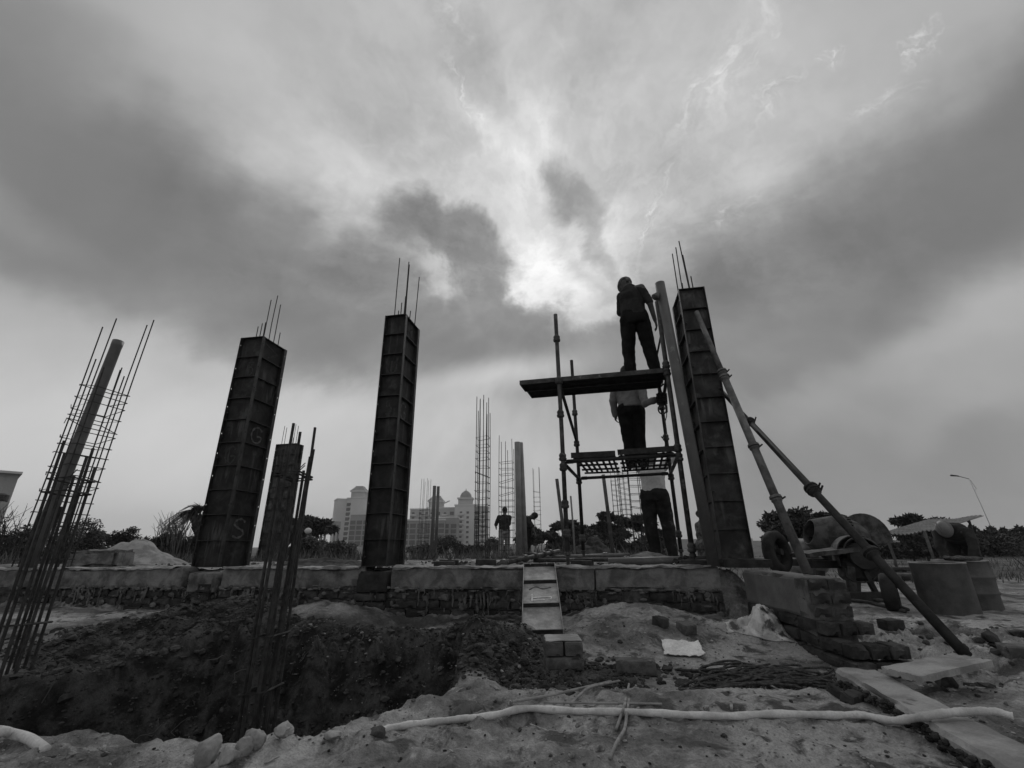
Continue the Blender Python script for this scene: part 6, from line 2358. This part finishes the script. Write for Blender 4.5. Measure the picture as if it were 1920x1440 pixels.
# ------------------------------------------------------------------ spoil heaps and blocks behind the plinth
def heap(label, x, y, Y, wx, wy, h, seed, m, name='spoil_heap', ridge=0.0):
    p = at(x, y, Y=Y)
    z0 = gz(p.x, Y)
    n = 40
    mb = MB()
    for i in range(n + 1):
        for j in range(n + 1):
            u, v = i / n * 2 - 1, j / n * 2 - 1
            r = math.hypot(u, v)
            hh = max(0, 1 - abs(r)) ** .9 * h
            hh *= 1 + .35 * float(mnoise.fractal(Vector((u * 2 + seed, v * 2, 0)), 1, 2, 3))
            hh += .03 * h * float(mnoise.fractal(Vector((u * 9 + seed, v * 9, 3)), 1, 2, 3)) if r < 1 else 0
            X, Y_ = p.x + u * wx, Y + v * wy
            mb.v.append((X, Y_, gz(X, Y_) - .02 + hh))
    for i in range(n):
        for j in range(n):
            a = i * (n + 1) + j
            mb.f.append((a, a + n + 1, a + n + 2, a + 1))
    o = obj(name, mb, m, loc=Vector((p.x, Y, z0)), smooth=True)
    tag(o, label, 'heap', 'heaps behind the plinth')


heap('pale sand heap behind the plinth between far left cage and left column', 246, 1050, 8.2, .95, .7, .42, 3, M_CONCLIGHT, 'sand_heap')
heap('small pale heap left of the larger sand heap', 172, 1052, 7.6, .42, .35, .16, 7, M_CONC, 'sand_heap')
heap('low rough spoil heap under the deck behind the rear scaffold post', 1112, 1040, 9.0, .55, .5, .40, 11, M_SOILCLOD)
heap('flat spoil heap at the feet of the worker under the deck', 1215, 1044, 7.2, .5, .4, .14, 13, M_CONC)
heap('low rubble heap right of the rear column', 610, 1056, 6.4, .9, .5, .12, 17, M_SOILCLOD)
p = at(118, 1058, Y=7.2); p.z = gz(p.x, p.y) - .02
o = obj('stone_block', moved(rough_box(.75, .4, .26, .04, .05, 3, 5, round_=.05, chip=.1), Matrix.Translation(p)), M_CONC)
tag(o, 'big weathered block lying behind the plinth beside the far left cage', 'stone block')

# ------------------------------------------------------------------ far tower blocks
WIN_CACHE = {}


def facade_piece(kind):
    if kind in WIN_CACHE:
        return WIN_CACHE[kind]
    mb = MB()
    if kind == 'window':
        mb.box((-.8, -.10, -.7), (.8, .05, .7)); m = M_GLASSFAR
    elif kind == 'dark_bay':
        mb.box((-1.3, -.10, -1.05), (1.3, .05, 1.05)); m = M_GLASSFAR
    elif kind == 'balcony':
        mb.box((-1.9, -1.5, -1.5), (1.9, .0, -1.3)); mb.box((-1.9, -1.5, -1.3), (1.9, -1.4, -.45)); mb.box((-1.9, -1.4, -1.3), (-1.8, 0, -.45)); mb.box((1.8, -1.4, -1.3), (1.9, 0, -.45)); m = M_WALLFAR
    elif kind == 'frame_bay':
        mb.box((-1.6, -.1, -1.15), (1.6, .05, 1.15)); m = M_GLASSFAR
    me = mb.mesh(kind, m)
    WIN_CACHE[kind] = me
    return me


def block(root, name, cx, cy, w, d, h, z0, m, rz=0.0, front=(), side=(), floor=3.0, start=1.5, skip=()):
    """a slab of the tower; front: list of (offset, kind) columns repeated on each floor"""
    M = Matrix.Translation((cx, cy, z0)) @ Matrix.Rotation(rz, 4, 'Z')
    mb = MB().box((-w / 2, -d / 2, 0), (w / 2, d / 2, h), M)
    o = obj(name, mb, m, root)
    mb = MB().box((-w / 2 - .3, -d / 2 - .3, h), (w / 2 + .3, d / 2 + .3, h + .8), M)
    obj('parapet', mb, M_WALLFAR, o)
    base = wloc(root)
    nf = int((h - start) / floor)
    for f in range(nf):
        z = start + f * floor + 1.0
        for off, kind in front:
            p = M @ Vector((off, -d / 2 - .02, z))
            inst(kind if kind != 'dark_bay' else 'window', facade_piece(kind), root, p - base, (0, 0, rz))
        for off, kind in side:
            p = M @ Vector((w / 2 + .02, off, z))
            inst(kind if kind != 'dark_bay' else 'window', facade_piece(kind), root, p - base, (0, 0, rz + R(90)))
    return o


def px2x(x, Y, y=1000):
    return at(x, y, Y=Y).x


def cupola(root, cx, cy, z, w, dome=True):
    mb = MB().box((cx - w / 2, cy - w / 2, z), (cx + w / 2, cy + w / 2, z + w * .45))
    obj('roof_room', mb, M_WALLFAR2, root)
    obj('eaves', MB().box((cx - w * .58, cy - w * .58, z + w * .45 + .01), (cx + w * .58, cy + w * .58, z + w * .55)), M_WALLFAR, root)
    M = Matrix.Translation((cx, cy, z + w * .55 + .01))
    if dome:
        prof = [(w * .42, 0), (w * .43, w * .08), (w * .40, w * .22), (w * .30, w * .38), (w * .14, w * .50), (w * .03, w * .56), (w * .02, w * .68)]
        obj('dome', MB().lathe(prof, 20, M), M_SLABFAR, root, smooth=True)
    else:
        prof = [(w * .80, 0), (w * .42, w * .30), (w * .40, w * .36)]
        obj('hip_roof', MB().lathe(prof, 4, M @ Matrix.Rotation(R(45), 4, 'Z')), M_SLABFAR, root)


YT = 300.0
Z0 = -.5


def ztop(x, y, Y):
    return at(x, y, Y=Y).z - Z0


# left tower
tw = thing('apartment_tower', 'pale high rise tower with a hipped roof room, left of the middle column', 'building', Vector((px2x(655, YT), YT, Z0)), 'far apartment blocks')
block(tw, 'wall', px2x(634, YT), YT + 4, 10.5, 14, ztop(634, 938, YT), Z0, M_WALLFAR, R(28), [], [])
block(tw, 'stair_wing', px2x(656, YT), YT + 3, 8.0, 10, ztop(656, 936, YT), Z0, M_WALLFAR, R(8), [(-2.6, 'dark_bay'), (0.6, 'balcony'), (0.6, 'window'), (3.0, 'window')])
block(tw, 'front_wing', px2x(676, YT), YT - 2, 11, 10, ztop(676, 936, YT), Z0, M_WALLFAR, R(-4), [], [(-2, 'balcony'), (2, 'window')])
block(tw, 'unfinished_frame', px2x(676, YT - 14), YT - 14, 11.5, 8, ztop(676, 966, YT - 14), Z0, M_SLABFAR, R(0), [(-4, 'frame_bay'), (0, 'frame_bay'), (4, 'frame_bay')])
cupola(tw, px2x(667, YT + 2), YT + 2, Z0 + ztop(667, 934, YT), 8.5, False)
# right complex
cx = thing('apartment_block', 'long stepped apartment block with a domed tower, right of the middle column', 'building', Vector((px2x(840, YT), YT, Z0)), 'far apartment blocks')
block(cx, 'wall', px2x(785, YT), YT + 5, 13, 12, ztop(785, 956, YT), Z0, M_WALLFAR2, R(4), [(-4.4, 'balcony'), (-4.4, 'window'), (0, 'window'), (4.2, 'balcony'), (4.2, 'window')])
block(cx, 'middle_wing', px2x(832, YT), YT + 8, 24, 12, ztop(832, 953, YT), Z0, M_WALLFAR2, R(0), [(-9, 'balcony'), (-9, 'window'), (-4.5, 'dark_bay'), (0, 'balcony'), (0, 'window'), (4.5, 'dark_bay'), (9, 'balcony'), (9, 'window')])
block(cx, 'unfinished_frame', px2x(795, YT - 30), YT - 30, 24, 10, ztop(795, 977, YT - 30), Z0, M_SLABFAR, R(6), [(-10, 'frame_bay'), (-6, 'frame_bay'), (-2, 'frame_bay'), (2, 'frame_bay'), (6, 'frame_bay'), (10, 'frame_bay')])
block(cx, 'unfinished_frame', px2x(838, YT - 20), YT - 20, 13, 10, ztop(838, 972, YT - 20), Z0, M_SLABFAR, R(0), [(-4.5, 'frame_bay'), (0, 'frame_bay'), (4.5, 'frame_bay')])
block(cx, 'domed_tower', px2x(871, YT), YT + 2, 12.5, 12, ztop(871, 949, YT), Z0, M_WALLFAR, R(0), [(-2.2, 'balcony'), (-2.2, 'window'), (2.2, 'window')])
block(cx, 'right_wing', px2x(895, YT), YT + 6, 12, 12, ztop(895, 951, YT), Z0, M_WALLFAR2, R(-6), [(-3.8, 'balcony'), (-3.8, 'window'), (.2, 'dark_bay'), (4, 'balcony'), (4, 'window')])
cupola(cx, px2x(872, YT + 2), YT + 2, Z0 + ztop(872, 948, YT), 9.0, True)
cupola(cx, px2x(816, YT + 8), YT + 8, Z0 + ztop(816, 952, YT), 9.0, False)
obj('crane_arm', MB().bar((px2x(828, YT), YT, Z0 + ztop(828, 945, YT)), (px2x(841, YT), YT, Z0 + ztop(841, 939, YT)), .5, .6), M_WALLFAR2, cx)
# water tank on legs left of the tower
wt = thing('water_tank', 'water tank on legs between the dark tree and the far tower', 'water tank', Vector((px2x(617, 120), 120, Z0)))
zt0, zt1 = ztop(617, 994, 120) + Z0, ztop(617, 978, 120) + Z0
xx = px2x(617, 120)
obj('tank', MB().box((xx - 2.0, 119, zt0), (xx + 2.0, 122, zt1)), M_SLABFAR, wt)
for dx, dy in ((-1.7, 119.3), (1.7, 119.3), (-1.7, 121.7), (1.7, 121.7)):
    obj('leg', MB().bar((xx + dx, dy, Z0), (xx + dx, dy, zt0), .45, .45), M_SLABFAR, wt)

# white house at the left edge
hs = thing('white_house', 'plain pale house at the left edge with a flat roof and roof tank', 'house', Vector((at(10, 960, Y=28).x, 30, 0)))
xr = at(33, 900, Y=28).x
zr = at(20, 890, Y=28).z
MH = Matrix.Translation((xr, 28, 0)) @ Matrix.Rotation(R(50), 4, 'Z')
obj('wall', MB().box((-9, 0, -.3), (0, 8, zr), MH), M_HOUSE, hs)
obj('roof_slab', MB().box((-9.3, -.35, zr + .002), (.1, 8.3, zr + .14), MH), M_WALLFAR, hs)
obj('window', MB().box((-5, -.04, zr - 2.4), (-3.8, .02, zr - 1.2), MH), M_GLASSFAR, hs)
xk, zk = at(18, 936, Y=26.5).x, at(18, 941, Y=26.5).z
obj('side_room', MB().box((-5, 0, -.3), (.1, 1.2, zk), Matrix.Translation((xk, 26.2, 0)) @ Matrix.Rotation(R(50), 4, 'Z')), M_HOUSE, hs)
obj('roof_tank', MB().lathe([(.36, 0), (.38, .03), (.38, .38), (.20, .46), (.16, .48)], 16, Matrix.Translation((xk - .45, 26.35, zk + .002))), M_MIXDARK, hs)

# street lamp on the right
def lamp():
    Y = 42
    head, knee = at(1787, 892, Y=Y), at(1817, 898, Y=Y)
    root = thing('street_lamp', 'tall thin street lamp with a single arm against the grey sky at right', 'street lamp', Vector((knee.x + .2, Y, gz(knee.x, Y))))
    obj('pole', MB().tube([Vector((knee.x + .55, Y, gz(knee.x, Y))), Vector((knee.x + .25, Y, (knee.z) * .6)), Vector((knee.x, Y, knee.z))], [.035, .028, .022], 8), M_WALLFAR, root, smooth=True)
    obj('arm', MB().tube([knee, knee.lerp(head, .5) + Vector((0, 0, .05)), head], .03, 7), M_TUBE, root, smooth=True)
    obj('lamp_head', MB().capsule(head + Vector((.5, 0, -.03)), .05, head + Vector((-.15, 0, .03)), .09), M_TUBE, root, smooth=True)
    obj('bracket', MB().tube([knee + Vector((.08, 0, -.1)), knee + Vector((.35, 0, -.9)), knee + Vector((.1, 0, -1.1))], .02, 5), M_WALLFAR2, root)


lamp()
# low pale wall on the horizon right of the scaffold
pw = at(1280, 1018, Y=60)
o = obj('boundary_wall', MB().box((pw.x - 5, 60, -.3), (pw.x + 9, 60.3, at(1280, 1011, Y=60).z)), M_HOUSE)
tag(o, 'low pale boundary wall far off between the scaffold posts', 'wall')
for i, (x0, x1) in enumerate(((1640, 1700), (1400, 1460))):
    q0, q1 = at(x0, 1020, Y=70), at(x1, 1020, Y=70)
    o = obj('boundary_wall', MB().box((q0.x, 70, -.3), (q1.x, 70.3, at(x0, 1014, Y=70).z)), M_HOUSE)
    tag(o, ('low pale wall on the horizon below the tin roof', 'low pale wall glimpsed between right column and mixer')[i], 'wall')
# globe garden lamp in front of the dark round tree
gl = at(577, 1000, Y=20); gb = Vector((gl.x, 20, gz(gl.x, 20)))
r0 = thing('garden_lamp', 'small post lamp with a pale globe before the dark round tree', 'lamp', gb)
obj('pole', MB().tube([gb, gl], .03, 7), M_PROP, r0, smooth=True)
obj('globe', MB().ellipsoid(gl + Vector((0, 0, .1)), (.14, .14, .13)), M_WALLFAR, r0, smooth=True)

# ------------------------------------------------------------------ the hazy air
hm = bpy.data.materials.new('hazy_air')
hm.use_nodes = True
ht = NT(hm.node_tree)
pv = ht.n('ShaderNodeVolumePrincipled')
pv.inputs['Color'].default_value = (.95, .95, .95, 1)
pv.inputs['Density'].default_value = .0005
pv.inputs['Anisotropy'].default_value = .2
ho = ht.n('ShaderNodeOutputMaterial')
ht.link(pv.outputs[0], ho.inputs['Volume'])
haze = obj('haze', MB().box((-840, -240, -3.0), (840, 960, 62)), hm)
tag(haze, kind='stuff', label='thin haze over the fields')
